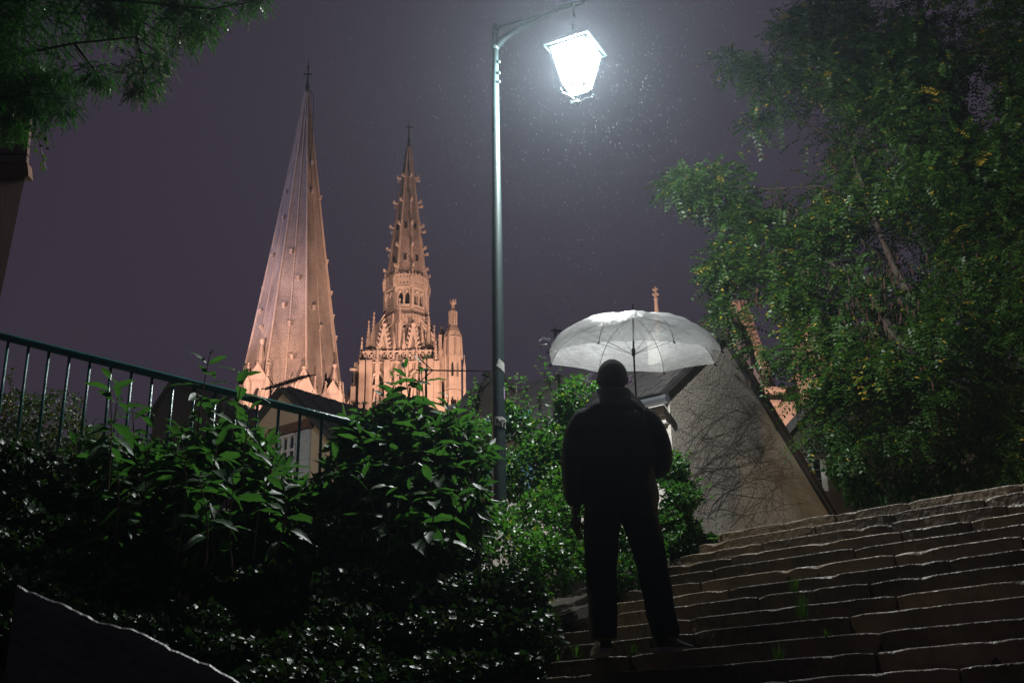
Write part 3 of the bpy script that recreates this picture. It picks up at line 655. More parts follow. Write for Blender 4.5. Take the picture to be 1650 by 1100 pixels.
# flying pinnacles around, joined by curved arches
def fly(x0, z0, x1, z1, y0, y1, th=.35, sag=.3):
    pts = []
    for i in range(9):
        t = i / 8; pts.append((x0 + (x1 - x0) * t, y0 + (y1 - y0) * t, z0 + (z1 - z0) * (t ** (1 + sag) if z1 > z0 else t)))
    bb = MB(); bb.tube(pts, th * .6, 5); bb.tube([(p[0], p[1], p[2] + th * 2.0) for p in pts], th * .4, 4); bb.build('flying_arch', M['lime2'], north)
X_ = lambda px: P(px, 560, NY).x
Rr = 46 * mn
pins = [(612, 600, 538, 4.2, -36), (683, 600, 536, 4.2, -36), (598, 606, 528, 4.4, -34), (701, 606, 532, 4.4, -20), (640, 600, 552, 3.4, -50), (656, 600, 552, 3.4, -50), (590, 640, 560, 4.5, -50), (616, 640, 572, 4.5, -56), (676, 640, 572, 4.5, -56), (706, 640, 568, 4.5, -50), (646, 660, 590, 5, -58), (605.5, 600, 513, 5.5, -30), (692, 600, 513, 5.5, -28), (592.5, 612, 531, 5, 4), (713, 560, 531, 5, -10), (647.5, 592, 497, 5.8, -44), (624, 590, 540, 4.6, -42), (668, 590, 538, 4.6, -42),
        (699, 600, 540, 4, 6), (597, 600, 545, 3.6, -20), (704, 600, 548, 3.6, -20), (587, 660, 565, 4.2, -4), (632, 576, 545, 3, -38), (661, 576, 545, 3, -38), (636, 600, 520, 3, 30), (668, 600, 520, 3, 34)]
for px, pb, pt, wp, oy in pins:
    bb = MB(); zb_, zt_ = zn(pb), zn(pt); h = zt_ - zb_
    pinnacle(bb, X_(px), NY + oy * mn, zb_, wp * mn * 1.25, h * .58, h * .41, R(rnd.choice([0, 45, 0])), 6)
    bb.build('pinnacle', M['lime2'] if rnd.random() < .6 else M['lime'], north)
for px0, pz0, px1, pz1, y0, y1 in [(605.5, 545, 622, 524, -30, -30), (692, 545, 676, 524, -28, -30), (592, 560, 606, 540, 4, -20),
                                   (713, 565, 692, 548, -10, -28), (592.5, 590, 606, 565, 4, -28)]:
    fly(X_(px0), zn(pz0), X_(px1), zn(pz1), NY + y0 * mn, NY + y1 * mn)
# gables (triangular canopies) over the lower windows
for px, pb, pt, wpx in ((624, 588, 545, 17), (670, 588, 545, 17), (648, 640, 600, 26)):
    bb = MB(); yy = NY - 47 * mn; c = Vector((X_(px), yy, zn(pb))); hw = wpx * mn / 2; ap = Vector((X_(px), yy, zn(pt)))
    for sg in (-1, 1):
        bb.tube([c + Vector((sg * hw, 0, 0)), ap], .3, 4); crockets(bb, c + Vector((sg * hw, 0, 0)), ap, 6, .3, (sg, 0, 0))
    bb.add([c + Vector((-hw * .8, .2, 0)), c + Vector((hw * .8, .2, 0)), ap + Vector((0, .2, -1.5))], [(0, 1, 2)])
    bb.frus((ap.x, ap.y, 0), 6, ap.z, .2, ap.z + .6, .45); bb.build('gable', M['lime2'], north)
# balustrade and square tower top
zb1 = zn(600); rT = 54 * mn; TC = Vector((X_(646), NY, 0))
corn = [TC + Vector((sx * rT, sy * rT, 0)) for sx, sy in ((-1, -1), (1, -1), (1, 1), (-1, 1))]
for i in range(4):
    p0, p1 = corn[i], corn[(i + 1) % 4]; N = Vector(((p1 - p0).y, -(p1 - p0).x, 0)).normalized(); bb = MB()
    tracery_rail(bb, Vector((p0.x, p0.y, zn(598))), Vector((p1.x, p1.y, zn(598))), zn(584) - zn(598), 11, N); bb.build('balustrade', M['lime2'], north)
bb = MB(); hh = zb1 - 3
for i in range(4):
    p0, p1 = corn[i], corn[(i + 1) % 4]; X = (p1 - p0); w_ = X.length; X.normalize(); N = Vector((X.y, -X.x, 0)); H1 = zb1 - zn(690)
    # upper belfry zone
    arch_wall(bb, Vector((p0.x, p0.y, zn(690))), X, N, w_, H1, [(w_ * .24, w_ * .095, H1 * .05, H1 * .5, H1 * .78), (w_ * .5, w_ * .095, H1 * .05, H1 * .5, H1 * .78), (w_ * .76, w_ * .095, H1 * .05, H1 * .5, H1 * .78)], 1.4)
    bb.add([Vector((p0.x, p0.y, 3)), Vector((p1.x, p1.y, 3)), Vector((p1.x, p1.y, zn(690))), Vector((p0.x, p0.y, zn(690)))], [(0, 1, 2, 3)])
    for q in (.02, .12, .37, .63, .88, .98):
        c = p0.lerp(p1, q); bb.obox(Vector((c.x, c.y, (3 + zb1) / 2)) + N * .5, X * .42, N * .6, Vector((0, 0, (zb1 - 3) / 2 - .1)))
        bb.obox(Vector((c.x, c.y, (3 + zb1) / 2 - 3)) + N * 1.3, X * .3, N * .5, Vector((0, 0, (zb1 - 3) / 2 - 4)))
    for q in (.24, .5, .76):
        cpt = Vector((p0.x, p0.y, zn(690))) + X * w_ * q + N * .25
        bb.tube([cpt + X * (w_ * .115 * s_) + Vector((0, 0, H1 * (.5 + .32 * math.sqrt(max(0, 1 - abs(s_) ** 1.6))))) for s_ in np.linspace(-1, 1, 9)], .3, 4)
        bb.tube([cpt + X * (w_ * .06 * s_) - N * .4 + Vector((0, 0, H1 * (.3 + .32 * math.sqrt(max(0, 1 - abs(s_) ** 1.6))))) for s_ in np.linspace(-1, 1, 7)], .2, 4)
        bb.obox(cpt - N * .5 + Vector((0, 0, H1 * .35)), X * .22, N * .2, Vector((0, 0, H1 * .32)))
    for zz in (zn(603), zn(640), zn(690)):
        bb.obox(Vector(((p0.x + p1.x) / 2, (p0.y + p1.y) / 2, zz)) + N * .25, X * w_ * .505, N * .28, Vector((0, 0, .14)))
bb.add([c + Vector((0, 0, zb1)) for c in corn], [(0, 1, 2, 3)])
bb.build('tower_wall', M['lime'], north)
bb = MB(); bb.frus((TC.x, TC.y, 0), 4, 4, rT * 1.2, zb1 - 1, rT * 1.2, PI / 4); bb.build('shade_core', M['shade_in'], north)  # interior shade of the square tower painted as a black core
# corner buttresses stepping outwards to the left
bb = MB()
for px, pt, wpx in ((589, 606, 7), (580, 640, 8), (700, 612, 6)):
    x = X_(px); bb.box((x - wpx * mn / 2, NY - 60 * mn, 3), (x + wpx * mn / 2, NY - 40 * mn, zn(pt))); bb.add([(x - wpx * mn / 2, NY - 60 * mn, zn(pt)), (x + wpx * mn / 2, NY - 60 * mn, zn(pt)), (x + wpx * mn / 2, NY - 40 * mn, zn(pt) + 2.4), (x - wpx * mn / 2, NY - 40 * mn, zn(pt) + 2.4)], [(0, 1, 2, 3), (3, 2, 1, 0)])
bb.tube([(X_(570), NY - 50 * mn, zn(668)), (X_(582), NY - 50 * mn, zn(645)), (X_(600), NY - 50 * mn, zn(618))], .9, 5)
bb.obox((X_(581), NY - 58 * mn, zn(613)), (.7, 0, 0), (0, .2, 0), (0, 0, .16)); bb.build('buttress', M['lime2'], north)
# wall between tower and stair turret with a blind arcade
p0, p1 = Vector((X_(696), NY - 30 * mn, zn(700))), Vector((X_(722), NY - 30 * mn, zn(700)))
bb = MB(); H1 = zn(592) - zn(700); w_ = (p1 - p0).length
arch_wall(bb, p0, (1, 0, 0), (0, -1, 0), w_, H1, [(w_ * .3, w_ * .13, .25 * H1, .6 * H1, .72 * H1), (w_ * .72, w_ * .12, .25 * H1, .6 * H1, .72 * H1)], .8)
bb.box((p0.x, p0.y + 2.4, p0.z), (p1.x, p0.y + 4, p0.z + H1)); tracery_rail(bb, p0 + Vector((0, 0, H1)), p1 + Vector((0, 0, H1)), 1.5, 4, (0, -1, 0))
for q in (0.02, .5): bb.box((p0.x + w_ * q, p0.y - .5, p0.z), (p0.x + w_ * q + .5, p0.y, p0.z + H1 + 4 * (q > .1)))
bb.build('link_wall', M['lime'], north)
# stair turret with domed cap and statue
tx = X_(731.5); ty = NY - 28 * mn; ct = (tx, ty, 0); rt = 11.3 * mn
for z0_, z1_, nm in ((zn(640), zn(587), 'turret_stage'), (zn(700), zn(641), 'turret_stage')):
    ring = poly_ring(ct, 8, rt * c8, ROTN); bb = MB()
    for i in range(8):
        q0, q1 = ring[i], ring[(i + 1) % 8]; X = q1 - q0; w_ = X.length; X.normalize(); N = Vector((X.y, -X.x, 0)); H1 = z1_ - z0_
        arch_wall(bb, Vector((q0.x, q0.y, z0_)), X, N, w_, H1, [(w_ / 2, w_ * .2, H1 * .38, H1 * .7, H1 * .82)], .3)
        bb.tube([(q0.x, q0.y, z0_), (q0.x, q0.y, z1_)], .13, 4)
    bb.frus(ct, 8, z0_, rt * c8 * 1.06, z0_ + .5, rt * c8 * 1.06, ROTN); bb.build(nm, M['lime2'], north)
bb = MB(); bb.frus(ct, 8, zn(700), rt * .72, zn(560), rt * .72, ROTN); bb.build('shade_core', M['shade_in'], north)  # black core, painted shade behind the turret windows
bb = MB()
zz = [zn(590), zn(556), zn(548), zn(542), zn(538), zn(536)]; rs = [rt * 1.08, rt * 1.06, rt * 1.0, rt * .8, rt * .6, rt * .52]
for k in range(5): bb.frus(ct, 8, zz[k], rs[k] * c8, zz[k + 1], rs[k + 1] * c8, ROTN, False)
bb.frus(ct, 8, zn(558), rt * 1.2 * c8, zn(556.6), rt * 1.2 * c8, ROTN)
for i in range(8):
    q = poly_ring(ct, 8, rt * 1.1 * c8, ROTN)[i]; bb.frus((q.x, q.y, 0), 4, zn(588), .3, zn(552), .1)
bb.build('turret_cap', M['lime2'], north)
oct_stage(north, ct, ROTN, rt * .5, zn(537), zn(514), [(.5, .24, .1, .7, .9)], 'turret_lantern', M['lime2'], .2)
bb = MB(); bb.frus(ct, 8, zn(515), rt * .62, zn(508), rt * .2, ROTN); bb.frus(ct, 8, zn(538), rt * .25, zn(514), rt * .25, ROTN); bb.build('turret_roof', M['lime'], north)
bb = MB(); h0 = zn(510); u = mn * 4.0        # winged figure on the turret
bb.lathe((tx, ty, 0), [(u * .5, h0), (u * .75, h0 + u * .3), (u * .6, h0 + u * 1.6), (u * .8, h0 + u * 2.6), (u * .65, h0 + u * 3.4), (u * .25, h0 + u * 3.6), (u * .34, h0 + u * 4.0), (u * .2, h0 + u * 4.4)], 8)
for sg in (-1, 1): bb.add([(tx + sg * u * .2, ty + .2, h0 + u * 1.8), (tx + sg * u * 1.3, ty + .4, h0 + u * 2.6), (tx + sg * u * 1.15, ty + .4, h0 + u * 5.0), (tx + sg * u * .4, ty + .25, h0 + u * 3.4), (tx + sg * u * .6, ty + .6, h0 + u * 2.6)], [(0, 1, 2, 3), (3, 2, 4, 0)])
bb.build('statue', M['lime2'], north)
bb = MB(); pinnacle(bb, X_(749.5), ty, zn(705), 3.2 * mn, zn(600) - zn(705), zn(584) - zn(600), 0, 3); bb.build('pinnacle', M['lime2'], north)
# unlit distant spirelet between the towers
x, y_, D = 568, 660, 210
far = thing('spirelet', 'dark unlit distant spirelet between the two floodlit towers', 'spire', P(568, 660, 210) * 1.0)
c = P(568, 700, D); mf = dep(568, 640, D) / F_PX
bb = MB(); bb.frus((c.x, c.y, 0), 8, c.z, 11 * mf, P(568, 640, D).z, 10 * mf); bb.frus((c.x, c.y, 0), 8, P(568, 640, D).z, 8 * mf, P(568, 602, D).z, .3)
for q in (-9, -4, 4, 9): pinnacle(bb, c.x + q * mf, c.y - 6 * mf, P(568, 660, D).z, 2.2 * mf, 3, 4, 0, 2)
bb.build('spire', M['lead'], far)

# ------------------------------------------------------------------ transept at the right
tr_ = thing('church_transept', 'floodlit orange stone gable, balustrade and buttress seen behind the tree, right of the umbrella', 'church', (32, 118, 0))
DT = 112.0; mt_ = dep(1250, 600, DT) / F_PX
def T(px, py, dD=0): return P(px, py, DT + dD)
bb = MB()   # gable wall: apex hidden in leaves
g0, g1, g2 = T(1120, 700), T(1190, 492), T(1262, 700)
bb.add([g0, g2, g1, g0 + Vector((0, 2, 0)), g2 + Vector((0, 2, 0)), g1 + Vector((0, 2, 0))], [(0, 1, 2), (3, 5, 4), (0, 2, 5, 3), (1, 4, 5, 2)])
bb.build('gable_wall', M['lime2'], tr_)
for sgn, a0, a1 in ((-1, g0, g1), (1, g2, g1)):
    bb = MB(); bb.tube([a0 + Vector((0, -.4, 0)), a1 + Vector((0, -.4, .2))], .38, 5); o_ = Vector((sgn * .85, 0, .5)).normalized()
    for i in range(30):
        p_ = Vector(a0).lerp(a1, (i + .5) / 30) + Vector((0, -.4, 0)) + o_ * .5; bb.obox(p_, (.26, 0, 0), (0, .26, 0), (0, 0, .3))
    bb.build('crocketed_coping', M['lime'], tr_)
bb = MB(); q0, q1 = T(1178, 530, -1), T(1232, 632, -1); bb.tube([q0, q1], .42, 5); q0, q1 = T(1178, 530, -1), T(1150, 640, -1); bb.tube([q0, q1], .42, 5); bb.build('lead_flashing', M['lead'], tr_)
bb = MB(); q = T(1178, 620, -1.5); pinnacle(bb, q.x, q.y, q.z, .9, T(1178, 540, -1.5).z - q.z, T(1178, 505, -1.5).z - T(1178, 540, -1.5).z, 0, 4); bb.build('pinnacle', M['lead'], tr_)
bb = MB(); q = T(1206, 640, -1.5); pinnacle(bb, q.x, q.y, q.z, .8, T(1206, 575, -1.5).z - q.z, T(1206, 545, -1.5).z - T(1206, 575, -1.5).z, 0, 4); bb.build('pinnacle', M['lead'], tr_)
# quatrefoil parapet
bb = MB(); s_ = 9.2 * mt_
for i in range(9): 
    c = T(1240 + i * 18.6, 638 - i * 0.3, -3); quatrefoil(bb, c, (1, 0, 0), (0, -1, 0), s_, .5)
for py in (627.5, 649): 
    a, b_ = T(1228, py, -3), T(1400, py - 2, -3); bb.obox((a + b_) / 2, (b_ - a) / 2, (0, .45, 0), (0, 0, .16))
bb.build('quatrefoil_parapet', M['lime2'], tr_)
bb = MB(); a = T(1222, 720, -2.2); b_ = T(1420, 720, -2.2); H1 = T(1300, 626, -2.2).z - a.z; wd = b_.x - a.x
arch_wall(bb, a, (1, 0, 0), (0, -1, 0), wd, H1 * .78, [(T(1272, 720, -2.2).x - a.x, 1.6, 0.2, H1 * .48, H1 * .66), (T(1350, 720, -2.2).x - a.x, 1.6, .2, H1 * .48, H1 * .66)], .6)
bb.box((a.x, a.y + .9, a.z), (b_.x, a.y + 5, a.z + H1)); bb.build('clerestory_wall', M['lime2'], tr_)
bb = MB(); c0 = T(1283, 560, -5)
bb.box((T(1262, 700, -5).x, DT - 6, 3), (T(1283, 700, -5).x, DT - 3.4, T(1270, 652, -5).z)); bb.box((T(1296, 700, -5).x, DT - 6, 3), (T(1322, 700, -5).x, DT - 3.4, T(1300, 600, -5).z))
q = T(1308, 600, -4.6); pinnacle(bb, q.x, q.y, q.z, 2.4, T(1308, 560, -4.6).z - q.z, T(1308, 508, -4.6).z - T(1308, 560, -4.6).z, 0, 6)
q = T(1330, 640, -4.0); pinnacle(bb, q.x, q.y, q.z, 1.6, 4, 5, 0, 5)
bb.build('buttress', M['lime2'], tr_)
bb = MB(); bb.box((T(1272, 690, -6.5).x, DT - 6.6, T(1276, 697, -6.5).z), (T(1282, 690, -6.5).x, DT - 6.3, T(1276, 690, -6.5).z)); bb.build('slit_shade_block', M['shade_in'], tr_)  # solid black block, painted as a shaded slit in the buttress
# finial behind the umbrella
fin = thing('stone_finial', 'small floodlit stone pinnacle with cross-shaped finial above the umbrella', 'pinnacle', P(1062, 560, 105))
mf = dep(1062, 480, 105) / F_PX; c = P(1062, 560, 105); zf = lambda y: P(1062, y, 105).z
bb = MB(); bb.frus((c.x, c.y, 0), 8, zf(600), 9 * mf, zf(482), 2.6 * mf); bb.frus((c.x, c.y, 0), 8, zf(482.5), 3.8 * mf, zf(480.5), 3.8 * mf); bb.build('spire', M['lime2'], fin)
bb = MB(); bb.lathe((c.x, c.y, 0), [(1.8 * mf, zf(481)), (2.6 * mf, zf(478)), (1.3 * mf, zf(476)), (1.2 * mf, zf(464)), (.6 * mf, zf(461))], 6)
for z_, l_ in ((zf(475), 4.6), (zf(467.5), 3.8)):
    for a in (0, 1, 2, 3):
        v = Vector((math.cos(a * PI / 2 + .3), math.sin(a * PI / 2 + .3), 0)) * l_ * mf; bb.obox(Vector((c.x, c.y, z_)) + v * .55, v * .5, Vector((-v.y, v.x, 0)).normalized() * mf * 1.1, (0, 0, mf * 1.2)); bb.obox(Vector((c.x, c.y, z_ + mf * 1.1)) + v, v * .2, Vector((-v.y, v.x, 0)).normalized() * mf * 1.2, (0, 0, mf * 1.5))
bb.build('finial', M['lime2'], fin)

# ------------------------------------------------------------------ house with the gable wall (right of the person)
DH = 12.6
hc = P(1077, 630, DH)                       # eaves corner
u_l = Pz(765, 703, hc.z); fx = (u_l - hc); fx.z = 0; fx.normalize()     # facade direction (to the left, away)
gx = Vector((-fx.y, fx.x, 0)); 
if gx.x < 0: gx = -gx                       # gable direction (to the right, away)
def G(px, py): return Pplane(px, py, hc, fx)
apex = G(1163, 547); rb_ = G(1338, 832)
zlow = 2.2
house = thing('gabled_house', 'grey rendered house wall with long sloping roof edge and bare creeper, behind the stairs', 'house', (hc.x, hc.y, zlow))
bb = MB(); lo = lambda p: Vector((p.x, p.y, zlow))
bb.add([lo(hc), lo(rb_), rb_, apex, hc], [(0, 1, 2, 3, 4)])
# facade toward the left
Lf = (u_l - hc).length + .15; f1 = hc + fx * Lf
bb.add([lo(f1), lo(hc), hc, f1], [(0, 1, 2, 3)])
ob = bb.build('gable_wall', M['plaster'], house)
me = ob.data; me.materials.append(M['plaster_w']); me.polygons[1].material_index = 1
# roof slabs with thickness
def slab(mb, a, b_, c, d, t):
    n = (b_ - a).cross(c - a).normalized()
    if n.z < 0: n = -n
    mb.add([a, b_, c, d, a + n * t, b_ + n * t, c + n * t, d + n * t], [(3, 2, 1, 0), (4, 5, 6, 7), (0, 1, 5, 4), (1, 2, 6, 5), (2, 3, 7, 6), (3, 0, 4, 7)])
ov = -fx * 0.04
sl = (hc - apex).normalized(); sr = (rb_ - apex).normalized()
eL = hc + sl * 0.22; eR = rb_ + sr * 0.6
bb = MB(); slab(bb, apex + ov + Vector((0, 0, .01)), eL + ov + Vector((0, 0, .01)), eL + fx * Lf, apex + fx * Lf, .06); bb.build('front_roof', M['slate'], house)
bb = MB(); slab(bb, apex + ov + Vector((0, 0, .015)), eR + ov, eR + fx * Lf, apex + fx * Lf, .07); bb.build('rear_roof', M['slate'], house)
# slates along the verge, one by one
me_s = None
LR = (eR - apex).length; nS = int(LR / .17); nn_ = sr.cross(fx).normalized()
if nn_.z < 0: nn_ = -nn_
for i in range(nS):
    c = apex + sr * (LR * (i + .5) / nS) + ov - fx * 0.0 + nn_ * (.082 + .008 * rnd.random())
    if me_s is None:
        q = MB(); q.obox((0, 0, 0), fx * .045, sr * .10, nn_ * .012); me_s = q.mesh('verge_tile', M['tile'])
    o = link('verge_tile', me_s, house); o.location = c + Vector((0, 0, 0)) ; o.rotation_euler = (rnd.uniform(-.05, .05), rnd.uniform(-.05, .05), rnd.uniform(-.03, .03))
# slate courses on the visible front slope
nr, ncol = 9, 34; Ls = (eL - apex).length; me_s = None; nf_ = fx.cross(sl).normalized()
if nf_.z < 0: nf_ = -nf_
for r_ in range(nr):
    for c_ in range(ncol):
        if rnd.random() < .0: continue
        q0 = apex + sl * (Ls * (r_ + .55) / nr) + fx * ((c_ + .5) * Lf / ncol - .03) + nf_ * (.078 + rnd.uniform(0, .010))
        if me_s is None:
            q = MB(); q.obox((0, 0, 0), fx * (Lf / ncol * .485), sl * (Ls / nr * .58) + nf_ * -.0, nf_ * .008); me_s = q.mesh('slate', M['slate'])
        if r_ * ncol + c_ < 300:
            o = link('slate', me_s, house); o.location = q0; o.rotation_euler = (rnd.uniform(-.03, .03),) * 3
# gutter and downpipe, eaves cornice
bb = MB(); gpt = eL - nf_ * .0 - gx * .06 + Vector((0, 0, -.04)); bb.tube([gpt - fx * .12, gpt + fx * Lf], .055, 8)
for i in range(5): bb.obox(gpt + fx * (.3 + i * .6), fx * .012, gx * .062, Vector((0, 0, .058)))
bb.build('gutter', M['zinc'], house)
bb = MB(); bb.obox(hc + fx * Lf / 2 - gx * .05 + Vector((0, 0, -.20)), fx * (Lf / 2 - .01), gx * .06, Vector((0, 0, .10))); bb.obox(hc + fx * Lf / 2 - gx * .03 + Vector((0, 0, -.34)), fx * (Lf / 2 - .02), gx * .04, Vector((0, 0, .05))); bb.build('cornice', M['plaster_w'], house)
# blue shutter and door on the facade (glimpsed behind the post)
for px, py, wd, hh in ((795, 728, .35, .5), (828, 720, .3, .5)):
    c = Pplane(px, py + 10, hc, gx) - gx * .03; bb = MB(); bb.obox(c, fx * wd, gx * .03, Vector((0, 0, hh))); 
    for k in range(6): bb.obox(c - gx * .035 + Vector((0, 0, -hh + (k + .5) * hh / 3)), fx * wd * .9, gx * .012, Vector((0, 0, hh / 9)))
    bb.build('shutter', M['blue'], house)
# chimney at (1052-1075, 560-632)
cc = Pplane(1063, 600, hc + gx * .9, gx); bb = MB(); wch = 11.5 * dep(1063, 600, cc.y) / F_PX
zt_ = P(1063, 545, cc.y).z
bb.obox((cc.x, cc.y, (hc.z + zt_) / 2 - .2), fx * wch, gx * wch * 1.2, (0, 0, (zt_ - hc.z) / 2 + .2)); bb.obox((cc.x, cc.y, zt_), fx * wch * 1.15, gx * wch * 1.35, (0, 0, .05)); bb.build('chimney', M['plaster_w'], house)
# bare creeper on the gable wall
cre = thing('bare_creeper', 'dark leafless creeper fanning out over the grey gable wall', 'climbing plant', G(1165, 830) - fx * .02)
bb = MB(); r2 = random.Random(11)
def creep(px, py, ang, n, rad, lvl):
    pts = [G(px, py) - fx * .0005]; step = r2.uniform(4.0, 6.5)
    for i in range(n):
        ang += r2.uniform(-.32, .32) - (.02 if lvl else 0); px += math.cos(ang) * step; py -= math.sin(ang) * step
        if px < 1084 or px > 1325: break
        # stay under the roof slopes
        if py < 548 + (px - 1163) * 1.63 + 12 and px > 1163: break
        if px <= 1163 and py < 628 - (px - 1077) * .94 + 14: break
        if py > 862: break
        pts.append(G(px, py) - fx * r2.uniform(0, .0015))
        if lvl < 4 and r2.random() < (.15 if lvl < 2 else .10) : creep(px, py, ang + r2.choice([-1, 1]) * r2.uniform(.4, 1.1), int(n * .7), rad * .7, lvl + 1)
    if len(pts) > 2: bb.tube(pts, rad, 4, rad * .4)
for i in range(4): creep(1130 + i * 24, 850 - i * 1, r2.uniform(1.0, 2.1), 34, .0034, 1)
for i in range(7): creep(r2.uniform(1100, 1250), r2.uniform(760, 850), r2.uniform(1.4, 2.9), 17, .0026, 2)
for (x0, y0, a0, n0) in ((1128, 830, 1.5, 50), (1140, 840, 1.35, 46), (1112, 800, 1.45, 40), (1180, 840, 1.7, 38), (1200, 838, 2.2, 34), (1240, 832, 2.4, 30)): creep(x0, y0, a0, n0, .0042, 1)
bb.build('twig', M['twig'], cre)

# ------------------------------------------------------------------ small cream house (left centre) and other roofs
def gable_house(name, label, apx, ledge, redge, D, wallm, roofm, yaw, depth, zl, roof_side=1):
    """gable facing the camera-ish with yaw; apx, ledge, redge pixel tuples"""
    a = P(apx[0], apx[1], D); nrm = Vector((math.sin(yaw), -math.cos(yaw), 0)); g_ = lambda p: Pplane(p[0], p[1], a, nrm)
    l_, r_ = g_(ledge), g_(redge); back = -nrm * depth
    t = thing(name, label, 'house', (a.x, a.y, zl)); bb = MB()
    L0, R0_ = Vector((l_.x, l_.y, zl)), Vector((r_.x, r_.y, zl))
    bb.add([L0, R0_, r_, a, l_, L0 + back, R0_ + back, r_ + back, l_ + back, a + back], [(0, 1, 2, 3, 4), (1, 6, 7, 2), (0, 4, 8, 5), (6, 5, 8, 9, 7)])
    bb.build('wall', wallm, t)
    for e, nm in ((l_, 'roof'), (r_, 'roof')):
        s_ = (e - a).normalized(); bb = MB(); ed = e + s_ * .25; f_ = nrm * .12
        slab(bb, a + f_ + Vector((0, 0, .02)), ed + f_ + Vector((0, 0, .02)), ed + back, a + back + Vector((0, 0, .02)), .09)
        # tiles as real rounded courses
        n_ = s_.cross(back).normalized(); n_ = -n_ if n_.z < 0 else n_
        Ls = (ed - a).length; rows = max(4, int(Ls / .28)); cols = int(depth / .22)
        for i in range(rows):
            for j in range(cols):
                q = a + s_ * (Ls * (i + .5) / rows) + back * ((j + .5) / cols) + n_ * (.12 + .02 * math.sin(i * 7.3 + j * 3.1))
                bb.obox(q, s_ * (Ls / rows * .52) + n_ * -.015, back.normalized() * (depth / cols * .43), n_ * .025)
        tag(bb.build('roof', roofm, t))
    return t, a, nrm, g_
cream, ca, cnm, cg = gable_house('cream_house', 'small cream rendered house with steep gable and pale blue shutters behind the railing', (457, 632), (390, 716), (566, 742), 22.0, M['plaster_c'], M['slate'], R(-38), 5.0, 2.0)
def wallpart(mb, g_, x0, y0, x1, y1, nrm, off, t):
    a, b_ = g_((x0, y1)), g_((x1, y0)); x = Vector((b_.x - a.x, b_.y - a.y, 0)); c = (a + b_) / 2 + nrm * off
    mb.obox(c, x / 2, nrm * t, (0, 0, (b_.z - a.z) / 2))
bb = MB(); wallpart(bb, cg, 478, 692, 502, 800, cnm, .05, .03)
for k in range(7): wallpart(bb, cg, 480, 697 + k * 14.5, 500, 700 + k * 14.5, cnm, .09, .012)
bb.build('shutter', M['blue_white'], cream)
bb = MB(); wallpart(bb, cg, 444, 698, 454, 800, cnm, .05, .03); bb.build('shutter', M['blue_white'], cream)
bb = MB(); wallpart(bb, cg, 456, 704, 476, 800, cnm, .012, .01); w1 = bb.build('window', M['glass_dark'], cream)
bb = MB()
for x0, x1 in ((455, 457.5), (465, 467), (475, 477.5)): wallpart(bb, cg, x0, 702, x1, 800, cnm, .04, .02)
for y0 in (702, 726, 752, 778): wallpart(bb, cg, 455, y0, 477, y0 + 2, cnm, .045, .02)
bb.build('frame', M['white_paint'], w1)
bb = MB(); wallpart(bb, cg, 441, 690, 506, 694, cnm, .08, .07); bb.build('lintel', M['wood_brown'], cream)
# tv antennas
def antenna(px, pyb, pyt, D, ln, yaw, label):
    b0, t0 = P(px, pyb, D), P(px, pyt, D); t = thing('antenna', label, 'antenna', b0); bb = MB(); bb.tube([b0, Vector((b0.x, b0.y, t0.z))], .022, 5); bb.build('mast', M['iron'], t)
    bb = MB(); X = Vector((math.cos(yaw), math.sin(yaw), 0)); Y = Vector((-X.y, X.x, 0)); c = Vector((b0.x, b0.y, t0.z - .04))
    bb.tube([c - X * ln * .15, c + X * ln], .018, 5)
    for i in range(9): q = c + X * ln * (i / 8.5); bb.tube([q - Y * .25 + Vector((0, 0, -.08)), q + Y * .25 + Vector((0, 0, .08))], .011, 4)
    for sg in (-1, 1): bb.tube([c - X * ln * .1 + Vector((0, 0, sg * .3)), c + X * ln * .1], .012, 4)
    bb.build('aerial', M['iron'], t)
antenna(435, 650, 622, 24, 1.3, -.7, 'thin roof antenna beside the gable peak of the cream house')
antenna(686, 640, 594, 26, 1.6, .1, 'long thin roof antenna crossing in front of the ornate tower')
antenna(895, 560, 529, 20, .5, .3, 'short antenna end poking out left of the umbrella rim')
dk, _, _, _ = gable_house('dark_house', 'dark tiled house with steep gable at the far left behind the railing', (282, 616), (248, 668), (420, 700), 30.0, M['plaster_d'], M['slate'], R(-25), 8.0, 2.0)
dk2, _, _, _ = gable_house('dark_house', 'low dark slate roof beyond the large shrub, left of the lamp post', (800, 606), (700, 705), (900, 700), 20.0, M['plaster_d'], M['slate'], R(15), 6.0, 2.0)
dk3, _, _, _ = gable_house('dark_house', 'low black roof line between the two church towers', (640, 640), (560, 690), (760, 690), 34.0, M['plaster_d'], M['slate'], R(-10), 8.0, 2.0)
# white chimney with a red pot near (733, 660)
ch = thing('chimney', 'white chimney stack with red clay pot below the stair turret', 'chimney', P(735, 700, 26)); c = P(735, 690, 26); q = dep(735, 680, 26) / F_PX
bb = MB(); zz = P(735, 662, 26).z; bb.box((c.x - 14 * q, c.y - .3, c.z - .6), (c.x + 8 * q, c.y + .3, zz)); bb.box((c.x - 16 * q, c.y - .36, zz - .02), (c.x + 24 * q, c.y + .36, zz + .05)); bb.build('stack', M['plaster_w'], ch)
bb = MB(); z1_ = P(735, 645, 26).z; bb.lathe((c.x - 8 * q + .06, c.y, 0), [(5.5 * q, zz + .05), (4.6 * q, zz + .2), (4.4 * q, z1_ - .03), (5 * q, z1_)], 10); bb.build('chimney_pot', M['brick_red'], ch)

